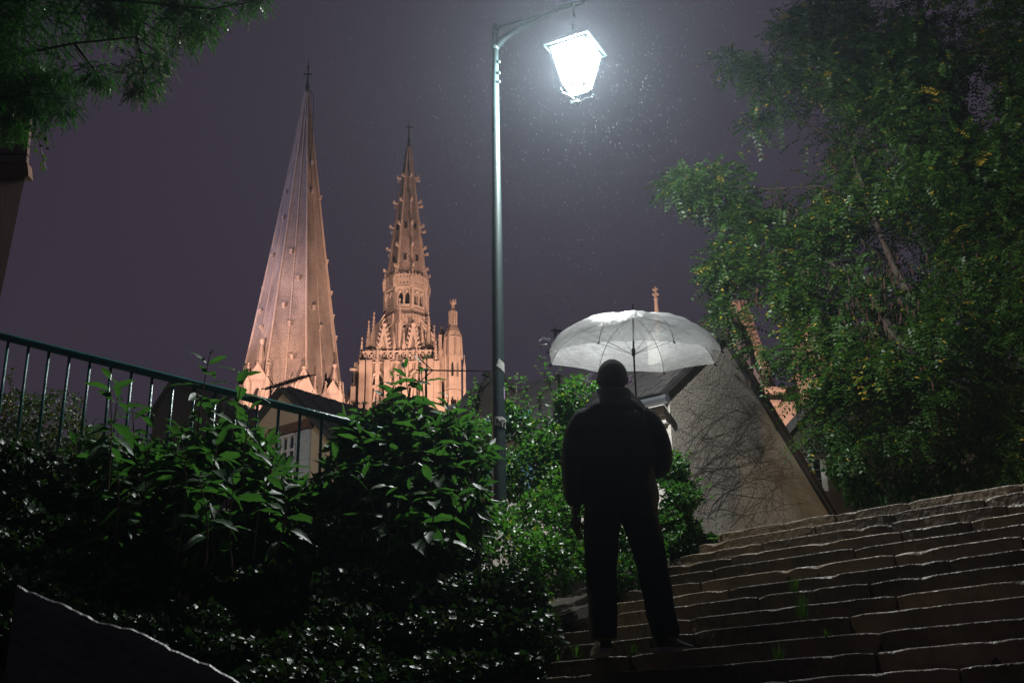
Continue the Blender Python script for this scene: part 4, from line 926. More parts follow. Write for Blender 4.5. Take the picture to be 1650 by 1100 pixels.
# dark house behind the tree at the right, with window
dh = thing('stone_house', 'dark unlit house with small-paned white window beyond the stairs, under the tree', 'house', P(1400, 760, 18))
DD = 17.5; dn = Vector((-.18, -1, 0)).normalized(); o0 = P(1340, 760, DD); dg = lambda p: Pplane(p[0], p[1], o0, dn)
bb = MB(); a, b_, c, d = dg((1268, 710)), dg((1330, 640)), dg((1720, 600)), dg((1720, 860))
az = Vector((a.x, a.y, 2.6)); dz_ = Vector((d.x, d.y, 2.6)); bk_ = -dn * 5
bb.add([az, dz_, c, b_, a, az + bk_, dz_ + bk_, c + bk_, b_ + bk_, a + bk_], [(0, 1, 2, 3, 4), (4, 3, 8, 9), (3, 2, 7, 8), (0, 4, 9, 5), (1, 6, 7, 2)])
bb.build('wall', M['plaster_d'], dh)
bb = MB(); slab(bb, dg((1262, 714)) + dn * .2, dg((1330, 636)) + dn * .2, dg((1330, 636)) + bk_, dg((1262, 714)) + bk_, .12); bb.build('roof', M['slate'], dh)
bb = MB(); wallpart(bb, dg, 1300, 742, 1328, 790, dn, .012, .01); wn = bb.build('window', M['glass_dark'], dh)
bb = MB()
for x0, x1 in ((1299, 1301.5), (1308, 1309.5), (1326, 1329)): wallpart(bb, dg, x0, 740, x1, 792, dn, .035, .02)
for y0 in (739, 757, 772, 789): wallpart(bb, dg, 1299, y0, 1329, y0 + 1.6, dn, .04, .02)
bb.build('frame', M['white_paint'], wn)
bb = MB(); wallpart(bb, dg, 1290, 724, 1340, 732, dn, .05, .04); bb.build('lintel', M['wallstone'], dh)

# house edge at the far left
eh = thing('timber_house', 'corner of a house at the left edge, dark above and pale render below', 'house', P(10, 400, 9)); De = 9.0
def EH(px, py, dD=0): return P(px, py, De + dD)
def prism(mb, pts, d):
    n = len(pts); mb.add(list(pts) + [p + d for p in pts], [tuple(range(n)), tuple(range(2 * n - 1, n - 1, -1))] + [(i, n + i, n + (i + 1) % n, (i + 1) % n) for i in range(n)])
bb = MB(); prism(bb, [EH(-520, 900), EH(-86, 900), EH(40, 287), EH(-330, 287)], Vector((-4.5, 3.5, 0))); bb.build('lower_wall', M['plaster_c'], eh)
bb = MB(); prism(bb, [EH(-340, 286, -.06), EH(44, 262, -.06), EH(46, 283, -.06), EH(-340, 310, -.06)], Vector((0, .1, 0))); bb.build('sill_beam', M['wood_brown'], eh)
bb = MB(); prism(bb, [EH(-330, 270), EH(42, 266), EH(54, 120), EH(-300, 40)], Vector((-4.5, 3.5, 0))); bb.build('upper_wall', M['tile'], eh)
for i in range(9):
    py = 262 - i * 15; bb = MB()
    prism(bb, [EH(-180, py - 1, -.03), EH(42.5 + i * 1.2, py, -.03), EH(43.5 + i * 1.2, py - 12, -.03), EH(-180, py - 13, -.03)], Vector((0, .05, 0))); bb.build('cladding_board', M['tile'], eh)

# ------------------------------------------------------------------ walls on the left, railing
rw = thing('retaining_wall', 'sloping old concrete parapet wall under the green railing, overgrown with ivy', 'wall', (-3, RW_Y, 0))
def wall_mesh(x0, x1, y, topf, t, n, z0=-.1, amp=.012, seed=3, cap=0.0):
    r = random.Random(seed); mb = MB(); rows = []
    for i in range(n + 1):
        x = x0 + (x1 - x0) * i / n; z = topf(x) + r.uniform(-amp, amp); e = r.uniform(-amp, amp)
        rows.append([(x, y + e * .6, z0), (x, y + e, z * .5), (x, y - .008 + e * .5, z - .04), (x, y - .002 + e * .5, z - .006), (x, y + .012, z), (x, y + t - .03, z - cap + r.uniform(-amp, amp) * .5), (x, y + t, z - cap - .03), (x, y + t, z0)])
    for row in rows: mb.v += row
    for i in range(n):
        for j in range(8): mb.f.append((i * 8 + j, (i + 1) * 8 + j, (i + 1) * 8 + (j + 1) % 8, i * 8 + (j + 1) % 8))
    mb.f.append(tuple(range(7, -1, -1))); mb.f.append(tuple(n * 8 + j for j in range(8)))
    return mb
wall_mesh(-7.0, XR, RW_Y, par_top, .32, 90).build('wall', M['wallstone'], rw, True)
rl = thing('railing', 'dark green painted handrail with vertical bars on top of the sloping wall', 'railing', P(100, 720, RW_Y + .15)); RY = RW_Y + .16
ra, rb2 = P(0, 541, RY), P(562, 681, RY); dx = (rb2 - ra) / (rb2.x - ra.x)
bb = MB(); bb.tube([ra + dx * (t - 0.0) for t in (-3.2, 0, 1, 2, 2.55)], .026, 10); bb.build('handrail', M['rail'], rl, True)
p0x = P(47, 553, RY).x; sp = (P(246, 603, RY).x - P(47, 553, RY).x) / 6.0
me_b = MB(); me_b.tube([(0, 0, 0), (0, 0, -.66)], .0105, 6); me_b = me_b.mesh('baluster', M['rail'], True)
for i in range(-22, 19):
    x = p0x + sp * i; q = ra + dx * (x - ra.x); o = link('baluster', me_b, rl); o.location = q - Vector((0, 0, .01))
    o.rotation_euler = (rnd.uniform(-.01, .01), rnd.uniform(-.012, .012), 0)
# low wall close to the camera
lw = thing('low_wall', 'low dark wet stone wall in the bottom left corner, sloping down to the right', 'wall', P(40, 1000, 4.0))
la, lb = P(28, 938, 4.0), P(400, 1100, 4.0)
def lowtop(x):
    t = (x - la.x) / (lb.x - la.x); return la.z + (lb.z - la.z) * t + .010 * math.sin(x * 9) + .005 * math.sin(x * 23) + .002 * math.sin(x * 71)
wall_mesh(la.x, lb.x + .55, 4.0, lowtop, .28, 70, amp=.0022, seed=5, cap=.14).build('wall', M['lowwall'], lw)

# ------------------------------------------------------------------ street lamp
LPD = 9.4; LD = 9.0
pt_, pb_ = P(797.5, 62, LPD), P(805, 850, LPD)
lamp = thing('street_lamp', 'tall dark green street lamp with one lit four-sided lantern, rising from the shrubs', 'street lamp', pb_)
lm = lambda px, py: dep(px, py, LPD) / F_PX
axis = [pb_.lerp(pt_, t) for t in (0, .15, .35, .6, .8, 1.0)]
bb = MB(); rads = [12.0, 11.2, 9.6, 8.0, 6.2, 5.2]
zz = []; n = 20; b0 = 0
mpx = [dep(800, 800 - 738 * t, LPD) / F_PX for t in (0, .15, .35, .6, .8, 1.0)]
for i, p_ in enumerate(axis):
    for j in range(n):
        a = 2 * PI * j / n; bb.v.append((p_.x + rads[i] * mpx[i] * math.cos(a), p_.y + rads[i] * mpx[i] * math.sin(a), p_.z))
for i in range(5):
    for j in range(n): bb.f.append((i * n + j, i * n + (j + 1) % n, (i + 1) * n + (j + 1) % n, (i + 1) * n + j))
bb.f.append(tuple(5 * n + j for j in range(n)))
post = bb.build('post', M['pole'], lamp, True)
u = mpx[5]
bb = MB(); bb.tube([pt_ - Vector((0, 0, .25)), pt_ + Vector((0, 0, 26 * u))], 4.6 * u, 14); 
for py in (100, 118, 132): 
    c = P(799 + 5, py, LPD - .03); bb.obox(c, (.012, 0, 0), (0, .012, 0), (0, 0, .012))
bb.build('post_head', M['pole'], lamp, True)
top_l = P(925, 46, LD)                        # lantern roof tip hangs from here
arm_end = P(943, 2, LD)
bb = MB(); a0 = P(799, 76, LPD); pts = [a0, P(812, 62, LPD - .04), P(835, 46, LPD - .10), P(870, 30, LPD - .2), P(905, 12, LPD - .32), arm_end]; bb.tube(pts, .034, 10, .03); bb.build('arm', M['pole'], lamp, True)
bb = MB(); bb.tube([P(798, 46, LPD), P(860, 28, LPD - .17), arm_end + Vector((0, 0, .02))], .016, 8); bb.build('tie_rod', M['pole'], lamp, True)
bb = MB()
for y_ in (52, 76): c = P(798, y_, LPD); bb.lathe(c, [(6.2 * u, -.03), (6.4 * u, 0), (6.2 * u, .03)], 14)
bb.build('collar', M['pole'], lamp, True)
bb = MB(); lc = Vector((P(927, 80, LD).x, LD, 0)); zrt = P(927, 42, LD).z
bb.tube([arm_end, Vector((lc.x, lc.y, arm_end.z - .02)), Vector((lc.x, lc.y, zrt + .1))], .02, 8); bb.build('hanger', M['pole'], lamp, True)
lan = None
ul = dep(927, 90, LD) / F_PX
yawL = R(-27)
def sq(r, z, yaw=yawL): return [Vector((lc.x + r * math.cos(yaw + PI / 4 + i * PI / 2), lc.y + r * math.sin(yaw + PI / 4 + i * PI / 2), z)) for i in range(4)]
zr = P(927, 80, LD).z; zbm = P(926, 143, LD).z
r_t, r_b = .255, .135
bb = MB(); A1, A2, A3, A4 = sq(r_t + .06, zr - .012), sq(r_t + .062, zr + .006), sq(.12, zr + .10), sq(.07, zr + .13)
for lo_, hi_ in ((A1, A2), (A2, A3), (A3, A4)):
    bb.add(lo_ + hi_, [(i, (i + 1) % 4, 4 + (i + 1) % 4, 4 + i) for i in range(4)])
bb.add(A4, [(0, 1, 2, 3)]); bb.add(A1 + sq(r_t - .01, zr - .015), [(i, 4 + i, 4 + (i + 1) % 4, (i + 1) % 4) for i in range(4)])
bb.lathe((lc.x, lc.y, zr + .13), [(.06, 0), (.075, .03), (.03, .08), (.02, .14)], 10)
roof = bb.build('lantern_roof', M['pole'], lamp)
T4, B4 = sq(r_t, zr - .02), sq(r_b, zbm)
for i in range(4):
    j = (i + 1) % 4; a, b_, c, d = T4[i], T4[j], B4[j], B4[i]; cen = (a + b_ + c + d) / 4
    bb = MB(); bb.add([cen + (p_ - cen) * .96 for p_ in (a, b_, c, d)], [(0, 1, 2, 3)]); bb.build('lantern_pane', M['lit_glass'], lamp)
bb = MB(); bb.add([Vector((p_.x, p_.y, zbm - .01)) for p_ in sq(r_b * .8, 0)], [(0, 1, 2, 3)]); bb.build('lantern_pane', M['lit_glass'], lamp)
bb = MB()
for i in range(4):
    bb.tube([T4[i] * 1.0, B4[i]], .011, 6); bb.tube([B4[i], B4[(i + 1) % 4]], .011, 6); bb.tube([T4[i], T4[(i + 1) % 4]], .011, 6)
    # curled brackets and drop below
    q = B4[i]; cdir = Vector((q.x - lc.x, q.y - lc.y, 0)).normalized()
    pts = [q + Vector((0, 0, 0)), q + cdir * .03 + Vector((0, 0, -.03)), q + cdir * .005 + Vector((0, 0, -.07)), q - cdir * .06 + Vector((0, 0, -.09)), Vector((lc.x, lc.y, q.z - .12)) + cdir * .03]
    bb.tube(pts, .008, 5); bb.lathe(q + cdir * .02 + Vector((0, 0, -.05)), [(.004, -.02), (.016, 0), (.004, .02)], 8)
bb.lathe((lc.x, lc.y, zbm - .15), [(.01, -.03), (.035, 0), (.02, .03), (.03, .06)], 10); bb.build('lantern_frame', M['pole'], lamp)
light('lantern_bulb', 'POINT', (lc.x, lc.y, zr - .115), LANTERN_W, (0.98, 0.98, 0.95), None, 0.06)
# stickers wrapped round the post
def on_post(px, py, lift=.003):
    t = (850 - py) / 788.0; c = pb_.lerp(pt_, t); r_ = np.interp(t, [0, .15, .35, .6, .8, 1.0], [a_ * b_ for a_, b_ in zip(rads, mpx)]); m_ = dep(805, py, LPD) / F_PX
    cx = P(np.interp(py, [62, 850], [797.5, 805]), py, LPD).x; off = (px - np.interp(py, [62, 850], [797.5, 805])) * m_; off = max(-r_ * .985, min(r_ * .985, off))
    ang = math.asin(off / r_); rr_ = r_ + lift; z = P(px, py, LPD).z
    return Vector((c.x + rr_ * math.sin(ang), c.y - rr_ * math.cos(ang), z))
def sticker(poly, name, mtl, lift=.003, cols=10):
    (x0, y0), (x1, y1), (x2, y2), (x3, y3) = poly; bb = MB()   # tl tr br bl
    for i in range(cols + 1):
        t = i / cols; bb.v.append(tuple(on_post(x0 + (x1 - x0) * t, y0 + (y1 - y0) * t, lift))); bb.v.append(tuple(on_post(x3 + (x2 - x3) * t, y3 + (y2 - y3) * t, lift)))
    for i in range(cols): bb.f.append((2 * i, 2 * i + 1, 2 * i + 3, 2 * i + 2))
    return bb.build(name, mtl, post)
sticker([(804, 580), (813, 588), (813, 602), (800, 592)], 'sticker', M['paper'])
sticker([(797, 673), (814.5, 675), (814.5, 691), (797, 688)], 'sticker', M['paper'])
sticker([(811, 625), (813.5, 626), (814, 645), (811.5, 644)], 'sticker', M['flower'])
bb = MB()
def stroke(pts, r_=.0042):
    bb.tube([on_post(x_, y_, .006) for x_, y_ in pts], r_, 4)
stroke([(800, 685.5), (801.5, 680), (801, 677)]); stroke([(799.5, 686), (803.5, 686.5), (805.5, 682), (802, 678), (799.5, 677.5)])
stroke([(806.5, 683), (809, 682), (809.5, 679), (807.5, 679), (806.5, 682), (807, 686), (809.5, 686.5)]); stroke([(810.5, 679), (813, 679), (811, 683), (813, 683.5), (812.5, 687), (810.3, 687)])
bb.build('scrawled_letters', M['ink'], post)

# ------------------------------------------------------------------ the person
PK = 2; pz = Z0 + PK * RI
f0 = Pz(1010, 1051, pz); PX, PY = f0.x, f0.y
mp1 = dep(1000, 900, PY) / F_PX
def skin_mesh(chains, sub=2):
    """chains: list of (points[(x,y,z)], radii, edges or None); each grown with a Skin modifier, then merged"""
    vs, fs = [], []
    for pts, rad, edges in chains:
        me = bpy.data.meshes.new('tmp'); edges = edges or [(i, i + 1) for i in range(len(pts) - 1)]
        me.from_pydata(pts, edges, []); o = bpy.data.objects.new('tmp', me); COL.objects.link(o)
        md = o.modifiers.new('s', 'SKIN'); md.use_smooth_shade = True
        for i, r_ in enumerate(rad):
            r_ = (r_, r_) if not isinstance(r_, tuple) else r_
            me.skin_vertices[0].data[i].radius = r_; me.skin_vertices[0].data[i].use_root = (i == 0)
        sb = o.modifiers.new('u', 'SUBSURF'); sb.levels = sub; sb.render_levels = sub
        dg_ = bpy.context.evaluated_depsgraph_get(); dg_.update(); ev = o.evaluated_get(dg_); m2 = ev.to_mesh()
        b0 = len(vs); vs += [tuple(v.co) for v in m2.vertices]; fs += [tuple(b0 + i for i in p_.vertices) for p_ in m2.polygons]
        ev.to_mesh_clear(); bpy.data.objects.remove(o); bpy.data.meshes.remove(me)
    mb = MB(); mb.v = vs; mb.f = fs; return mb
per = thing('person', 'person in black jacket and dark trousers seen from behind, holding an umbrella', 'person', (PX, PY, pz))
def W(x, y, z): return (PX + x, PY + y, pz + z)
hz = P(983, 580, PY + .02).z - pz          # standing height
HC = hz - .135
lh = W(-.27, .02, .76); 
rhand = (.10, .26, 1.22)
# body: one surface for trunk, limbs and head
pts = [W(0, 0, .97), W(0, .0, 1.12), W(0, .0, 1.3), W(0, .0, 1.47), W(0, .0, 1.56), W(0, .02, HC - .06), W(0, .02, HC + .02), W(0, .02, HC + .07),
       W(-.11, 0, .90), W(-.125, .02, .50), W(-.13, -.01, .10), W(-.13, .10, .05),
       W(.12, 0, .90), W(.185, .02, .50), W(.225, -.01, .10), W(.30, .06, .05),
       W(-.19, 0, 1.45), W(-.255, -.01, 1.17), W(-.265, .02, .90), W(-.27, .03, .82),
       W(.19, 0, 1.45), W(.26, .01, 1.16), W(.19, .19, 1.17), W(.12, .25, 1.20)]
ed = [(0, 1), (1, 2), (2, 3), (3, 4), (4, 5), (5, 6), (6, 7), (0, 8), (8, 9), (9, 10), (10, 11), (0, 12), (12, 13), (13, 14), (14, 15), (3, 16), (16, 17), (17, 18), (18, 19), (3, 20), (20, 21), (21, 22), (22, 23)]
rad = [.13, .12, .14, .12, .055, (.07, .075), (.078, .098), (.07, .09), .085, .058, .04, .035, .085, .058, .04, .035, .06, .045, .033, .03, .06, .045, .033, .03]
chains = [(pts, rad, ed)]
def hand(o, fwd, palm, thumb_side, curl):
    """palm plus five separate bent fingers"""
    o, f, pn = Vector(o), Vector(fwd).normalized(), Vector(palm).normalized(); s = f.cross(pn).normalized() * thumb_side; out_ = []
    out_.append(([tuple(o - f * .02), tuple(o + f * .03), tuple(o + f * .07)], [(.028, .02), (.038, .018), (.036, .016)], None))
    for k, (off, ln) in enumerate(((.030, .070), (.010, .080), (-.010, .074), (-.030, .058))):
        p_ = o + f * .06 + s * off; pp = [p_]; ang = 0
        for q in range(3): ang += curl; d = f * math.cos(ang) + pn * math.sin(ang); p_ = p_ + d * ln * (.44, .32, .24)[q]; pp.append(p_)
        out_.append(([tuple(x_) for x_ in pp], [.0095, .009, .008, .0065], None))
    p_ = o + s * .03 + f * .01; out_.append(([tuple(p_), tuple(p_ + s * .025 + f * .025 + pn * .01), tuple(p_ + s * .028 + f * .05 + pn * .03), tuple(p_ + s * .012 + f * .065 + pn * .045)], [.013, .011, .0095, .008], None))
    return out_
shx = P(1024, 600, PY + .3).x
SH = Vector((P(1023, 610, PY + .28).x, PY + .28, pz + 1.22))   # where the right hand grips
chains += hand(W(-.27, .03, .81), (0, .15, -1), (.9, .3, 0), 1, .28)
chains += hand(SH - Vector((.065, .02, -.0)) + Vector((-.0, -.015, 0)), (1, .1, .05), (.0, 1, 0), 1, .95)
mb = skin_mesh(chains, 1)
# nose, ears and chin as shaped lumps on the same mesh
hcx, hcy, hcz = W(0, .02, HC)
for sg in (-1, 1): mb.lathe((hcx + sg * .088, hcy, hcz), [(.004, -.033), (.016, -.015), (.018, .012), (.010, .03)], 8)
mb.obox((hcx, hcy + .105, hcz - .015), (.014, 0, 0), (0, .018, 0), (0, 0, .02))
mb.obox((hcx, hcy + .092, hcz - .052), (.024, 0, 0), (0, .010, 0), (0, 0, .005))
mb.build('body', M['skin'], per, True)
# cropped hair following the skull
bb = MB(); nu, nv = 20, 12
for i in range(nv + 1):
    ph = PI * .80 * i / nv
    for j in range(nu):
        t = 2 * PI * j / nu; front = max(0, math.sin(t)); p2 = ph * (1 - .38 * front)
        bb.v.append((hcx + .097 * math.sin(p2) * math.cos(t), hcy + .112 * math.sin(p2) * math.sin(t) - .003, hcz + .022 + .112 * math.cos(p2)))
for i in range(nv):
    for j in range(nu): bb.f.append((i * nu + j, (i + 1) * nu + j, (i + 1) * nu + (j + 1) % nu, i * nu + (j + 1) % nu))
bb.build('hair', M['hair'], per, True)
# jacket: lofted body, sleeves grown from it
def loft(mb, rings, n=28, cap=True):
    b = len(mb.v)
    for (cx_, cy_, cz_, rx_, ry_, fold) in rings:
        for i in range(n):
            a = 2 * PI * i / n; q = 1 + fold * (math.sin(a * 7 + cz_ * 21) + .7 * math.sin(a * 4 - cz_ * 33))
            e = 2.3; ca, sa = math.cos(a), math.sin(a); k_ = (abs(ca) ** e + abs(sa) ** e) ** (-1 / e)
            mb.v.append((cx_ + rx_ * q * ca * k_, cy_ + ry_ * q * sa * k_, cz_))
    for k in range(len(rings) - 1):
        for i in range(n): mb.f.append((b + k * n + i, b + k * n + (i + 1) % n, b + (k + 1) * n + (i + 1) % n, b + (k + 1) * n + i))
    if cap: mb.f.append(tuple(b + i for i in range(n - 1, -1, -1))); mb.f.append(tuple(b + (len(rings) - 1) * n + i for i in range(n)))
def interp_rings(keys, m_):
    K_ = np.array(keys, float); t = np.linspace(0, len(keys) - 1, m_); return [tuple(float(np.interp(q, range(len(keys)), K_[:, c])) for c in range(6)) for q in t]
arms = [([W(-.12, 0, 1.44), W(-.195, -.005, 1.43), W(-.245, -.01, 1.33), W(-.272, -.015, 1.16), W(-.272, .0, .98), W(-.265, .02, .87)], [.09, .105, .096, .088, .078, .068], None),
        ([W(.12, 0, 1.44), W(.195, 0, 1.43), W(.245, 0, 1.33), W(.278, .01, 1.20), W(.275, .04, 1.11), W(.20, .15, 1.14), W(.13, .23, 1.19)], [.09, .105, .098, .092, .086, .072, .060], None)]
mb = skin_mesh(arms, 2)
loft(mb, interp_rings([(PX + .012, PY, pz + .80, .222, .165, .012), (PX + .01, PY, pz + .92, .236, .175, .018), (PX, PY, pz + 1.08, .238, .175, .02), (PX, PY, pz + 1.25, .248, .172, .012), (PX, PY, pz + 1.38, .246, .16, .006), (PX, PY, pz + 1.46, .225, .145, .002), (PX, PY, pz + 1.52, .18, .128, 0), (PX, PY, pz + 1.58, .12, .10, 0)], 30))
jv = np.array(mb.v); off = .008 * lump(jv, 20, 5) + .006 * lump(jv * np.array([1, 1, 2.2]), 34, 6)
cen = np.stack([np.where(np.abs(jv[:, 0] - PX) < .23, PX, jv[:, 0]), np.full(len(jv), PY), jv[:, 2]], 1); dv = norm(jv - cen + 1e-6)
mb.v = [tuple(x_) for x_ in (jv + dv * off[:, None] * 1.5)]
jk = mb.build('jacket', M['jacket'], per, True)
sm = MB()
for z_, rx_, ry_ in ((.835, .235, .178),): sm.tube([(PX + rx_ * math.cos(a) * (abs(math.cos(a)) ** 2.3 + abs(math.sin(a)) ** 2.3) ** (-1 / 2.3), PY + ry_ * math.sin(a) * (abs(math.cos(a)) ** 2.3 + abs(math.sin(a)) ** 2.3) ** (-1 / 2.3), pz + z_ + (.02 * math.cos(a * 2) if z_ > 1 else 0)) for a in np.linspace(PI, 2 * PI, 24)], .0045, 5)
sm.tube([(PX, PY - .178, pz + z_) for z_ in (.85, 1.0, 1.15, 1.3, 1.4)], .003, 4)
sm.build('seam', M['jacket'], jk, True)
# hem and folded hood / collar
bb = MB(); 
def ringtube(cx, cy, cz, rx, ry, r_, tilt=0, n=28):
    return [(cx + rx * math.cos(2 * PI * i / n), cy + ry * math.sin(2 * PI * i / n), cz + tilt * math.sin(2 * PI * i / n)) for i in range(n + 1)]
bb.v = []
NC = 28
for zz_, rx_, ry_ in ((1.44, .23, .145), (1.505, .205, .138), (1.56, .165, .128), (1.60, .128, .118), (1.625, .110, .110), (1.640, .100, .102), (1.632, .090, .093)):
    for i in range(NC):
        a = 2 * PI * i / NC; fr_ = math.sin(a); bb.v.append((hcx + (rx_ + .003 * math.sin(a * 5 + zz_ * 30)) * math.cos(a), hcy - .01 + ry_ * math.sin(a), pz + zz_ + .02 * fr_))
for k in range(6):
    for i in range(NC): bb.f.append((k * NC + i, k * NC + (i + 1) % NC, (k + 1) * NC + (i + 1) % NC, (k + 1) * NC + i))
bb.build('collar', M['jacket'], jk, True)
# embroidered mark on the shoulder
mk = MB(); c = Vector(W(.095, -.163, 1.425))
for k, r_ in enumerate((.013, .020, .027)):
    mk.tube([c + Vector((.014 + r_ * math.cos(a), -.004, -.012 + r_ * math.sin(a))) for a in np.linspace(0, PI / 2, 8)], .0022, 4)
mk.build('embroidered_mark', M['emb'], jk)
def text_obj(s, size, loc, parent, mtl, name):
    cu = bpy.data.curves.new(name, 'FONT'); cu.body = s; cu.size = size; cu.extrude = .0012; o = bpy.data.objects.new(name, cu); COL.objects.link(o)
    dg_ = bpy.context.evaluated_depsgraph_get(); me = bpy.data.meshes.new_from_object(o.evaluated_get(dg_)); bpy.data.objects.remove(o)
    me.transform(Matrix.Translation(loc) @ Matrix.Rotation(PI / 2, 4, 'X')); me.materials.clear(); me.materials.append(mtl); return link(name, me, parent)
for i, s in enumerate(('THE', 'NORTH', 'FACE')): text_obj(s, .014, c + Vector((-.036, -.004, .006 - i * .0115)), jk, M['emb'], 'embroidered_text')
# trousers
mb = MB()
loft(mb, interp_rings([(PX, PY, pz + .80, .205, .145, .0), (PX, PY, pz + .90, .20, .14, .0), (PX, PY, pz + 1.0, .18, .13, .0)], 6))
for sg, kx in ((-1, (-.098, -.118, -.128, -.132, -.135)), (1, (.108, .150, .185, .212, .235))):
    loft(mb, interp_rings([(PX + kx[4], PY - .005, pz + .085, .080, .090, .03), (PX + kx[4], PY, pz + .13, .084, .092, .045), (PX + kx[3], PY, pz + .24, .086, .094, .03), (PX + kx[2], PY + .015, pz + .50, .094, .102, .025), (PX + kx[1], PY + .01, pz + .68, .108, .115, .015), (PX + kx[0], PY, pz + .86, .118, .128, .0)], 26), 20)
mb.build('trousers', M['trousers'], per, True)
def shoe(x, y, yaw, name):
    t = Matrix.Translation(W(x, y, 0)) @ Matrix.Rotation(yaw, 4, 'Z')
    prof = [(-.10, .036, .075, .0), (-.075, .046, .10, 0), (-.02, .047, .11, 0), (.05, .050, .085, .003), (.11, .052, .06, .006), (.165, .045, .045, .010), (.20, .022, .030, .014)]
    bb = MB(); so = MB(); n = 12
    for k, (yy, hw, h, lift) in enumerate(prof):
        for j in range(n):
            a = PI * j / (n - 1); bb.v.append(tuple(t @ Vector((hw * math.cos(a), yy, .022 + lift * .3 + (h - .02) * math.sin(a) ** .7))))
        for j in range(4):
            q = [(-hw * 1.07, 0), (hw * 1.07, 0), (hw * 1.07, .026), (-hw * 1.07, .026)][j]; so.v.append(tuple(t @ Vector((q[0], yy * 1.03, q[1] + .003))))
    for k in range(len(prof) - 1):
        for j in range(n - 1): bb.f.append((k * n + j, k * n + j + 1, (k + 1) * n + j + 1, (k + 1) * n + j))
        for j in range(4): so.f.append((k * 4 + j, k * 4 + (j + 1) % 4, (k + 1) * 4 + (j + 1) % 4, (k + 1) * 4 + j))
    bb.f.append(tuple(range(n))); bb.f.append(tuple((len(prof) - 1) * n + j for j in range(n - 1, -1, -1))); so.f.append((3, 2, 1, 0)); so.f.append(tuple((len(prof) - 1) * 4 + j for j in range(4)))
    o = bb.build('shoe', M['shoe'], per, True); so.build('sole', M['sole'], o)
shoe(-.135, .09, R(6), 'shoe'); shoe(.25, .06, R(-62), 'shoe')

# ------------------------------------------------------------------ umbrella
UR, UH = .60, .285
ucen = Vector((0, 0, 0)); uD = PY + .22
rimc = P(1021, 577, uD)
umb = bpy.data.objects.new('umbrella', None); COL.objects.link(umb); umb.location = rimc; umb.empty_display_size = .2
tag(umb, 'clear plastic dome umbrella with dark shaft and spike, wet with rain, over the person', 'umbrella')
tilt = Matrix.Rotation(R(9), 4, 'X') @ Matrix.Rotation(R(1.6), 4, 'Y')
UROT = R(-4)
def U_(r_, th, z): return tilt @ Vector((r_ * math.cos(th), r_ * math.sin(th), z))
def ulink(o): o.parent = umb; o.matrix_parent_inverse = Matrix(); return o
def prof_u(t):    # t 0 apex .. 1 rim
    a = t * R(86); return UR * math.sin(a) / math.sin(R(86)) , UH * (math.cos(a) - math.cos(R(86))) / (1 - math.cos(R(86)))
me_i = 0
for k in range(8):
    a0 = UROT + k * PI / 4 - PI / 8 - PI / 2; bb = MB(); NU, NV = 12, 18
    for i in range(NV + 1):
        t = max(.03, i / NV); r_, z = prof_u(t)
        for j in range(NU + 1):
            s_ = j / NU; th0, th1 = a0, a0 + PI / 4
            pa, pb2 = Vector((r_ * math.cos(th0), r_ * math.sin(th0), z)), Vector((r_ * math.cos(th1), r_ * math.sin(th1), z))
            q = pa.lerp(pb2, s_); bul = math.sin(PI * s_) * .025 * math.sin(PI * min(1, t * 1.05)) ; lift = math.sin(PI * s_) * .008 * t ** 4
            dirn = Vector((math.cos((th0 + th1) / 2), math.sin((th0 + th1) / 2), .6))
            wr = .0028 * math.sin(s_ * 23 + t * 9 + k) * math.sin(PI * s_) + .002 * math.sin(t * 31 + s_ * 14 + k * 2)
            bb.v.append(tuple(tilt @ (q + dirn * (bul + wr) + Vector((0, 0, lift)))))
    for i in range(NV):
        for j in range(NU):
            bb.uv[len(bb.f)] = [(j / NU + k, i / NV), ((j + 1) / NU + k, i / NV), ((j + 1) / NU + k, (i + 1) / NV), (j / NU + k, (i + 1) / NV)]
            bb.f.append((i * (NU + 1) + j, i * (NU + 1) + j + 1, (i + 1) * (NU + 1) + j + 1, (i + 1) * (NU + 1) + j))
    o = link('canopy_panel', bb.mesh('canopy_panel', M['clear'], True)); ulink(o)
    bb = MB(); bb.tube([U_(prof_u(t)[0] * (1.0 if t < 1 else 1.012), a0, prof_u(t)[1] - .004) for t in np.linspace(.03, 1.0, 14)], .0022, 5)
    o = link('rib', bb.mesh('rib', M['steel'])); ulink(o)
    bb = MB(); r_, z = prof_u(.52); bb.tube([U_(r_, a0, z - .008), U_(.015, a0, .03)], .0016, 5); o = link('stretcher', bb.mesh('stretcher', M['steel'])); ulink(o)
    bb = MB(); r_, z = prof_u(1.0); bb.tube([U_(r_ * .995, a0, z + .002), U_(r_ * 1.03, a0, z - .012)], .005, 6); o = link('rib_tip', bb.mesh('rib_tip', M['plastic'])); ulink(o)
sh_bot = -.70
bb = MB(); bb.tube([U_(0, 0, UH + .005), U_(0, 0, UH + .085)], .007, 8, .005); bb.tube([U_(0, 0, UH - .002), U_(0, 0, UH + .018)], .016, 10, .012); ulink(link('ferrule', bb.mesh('ferrule', M['plastic'])))
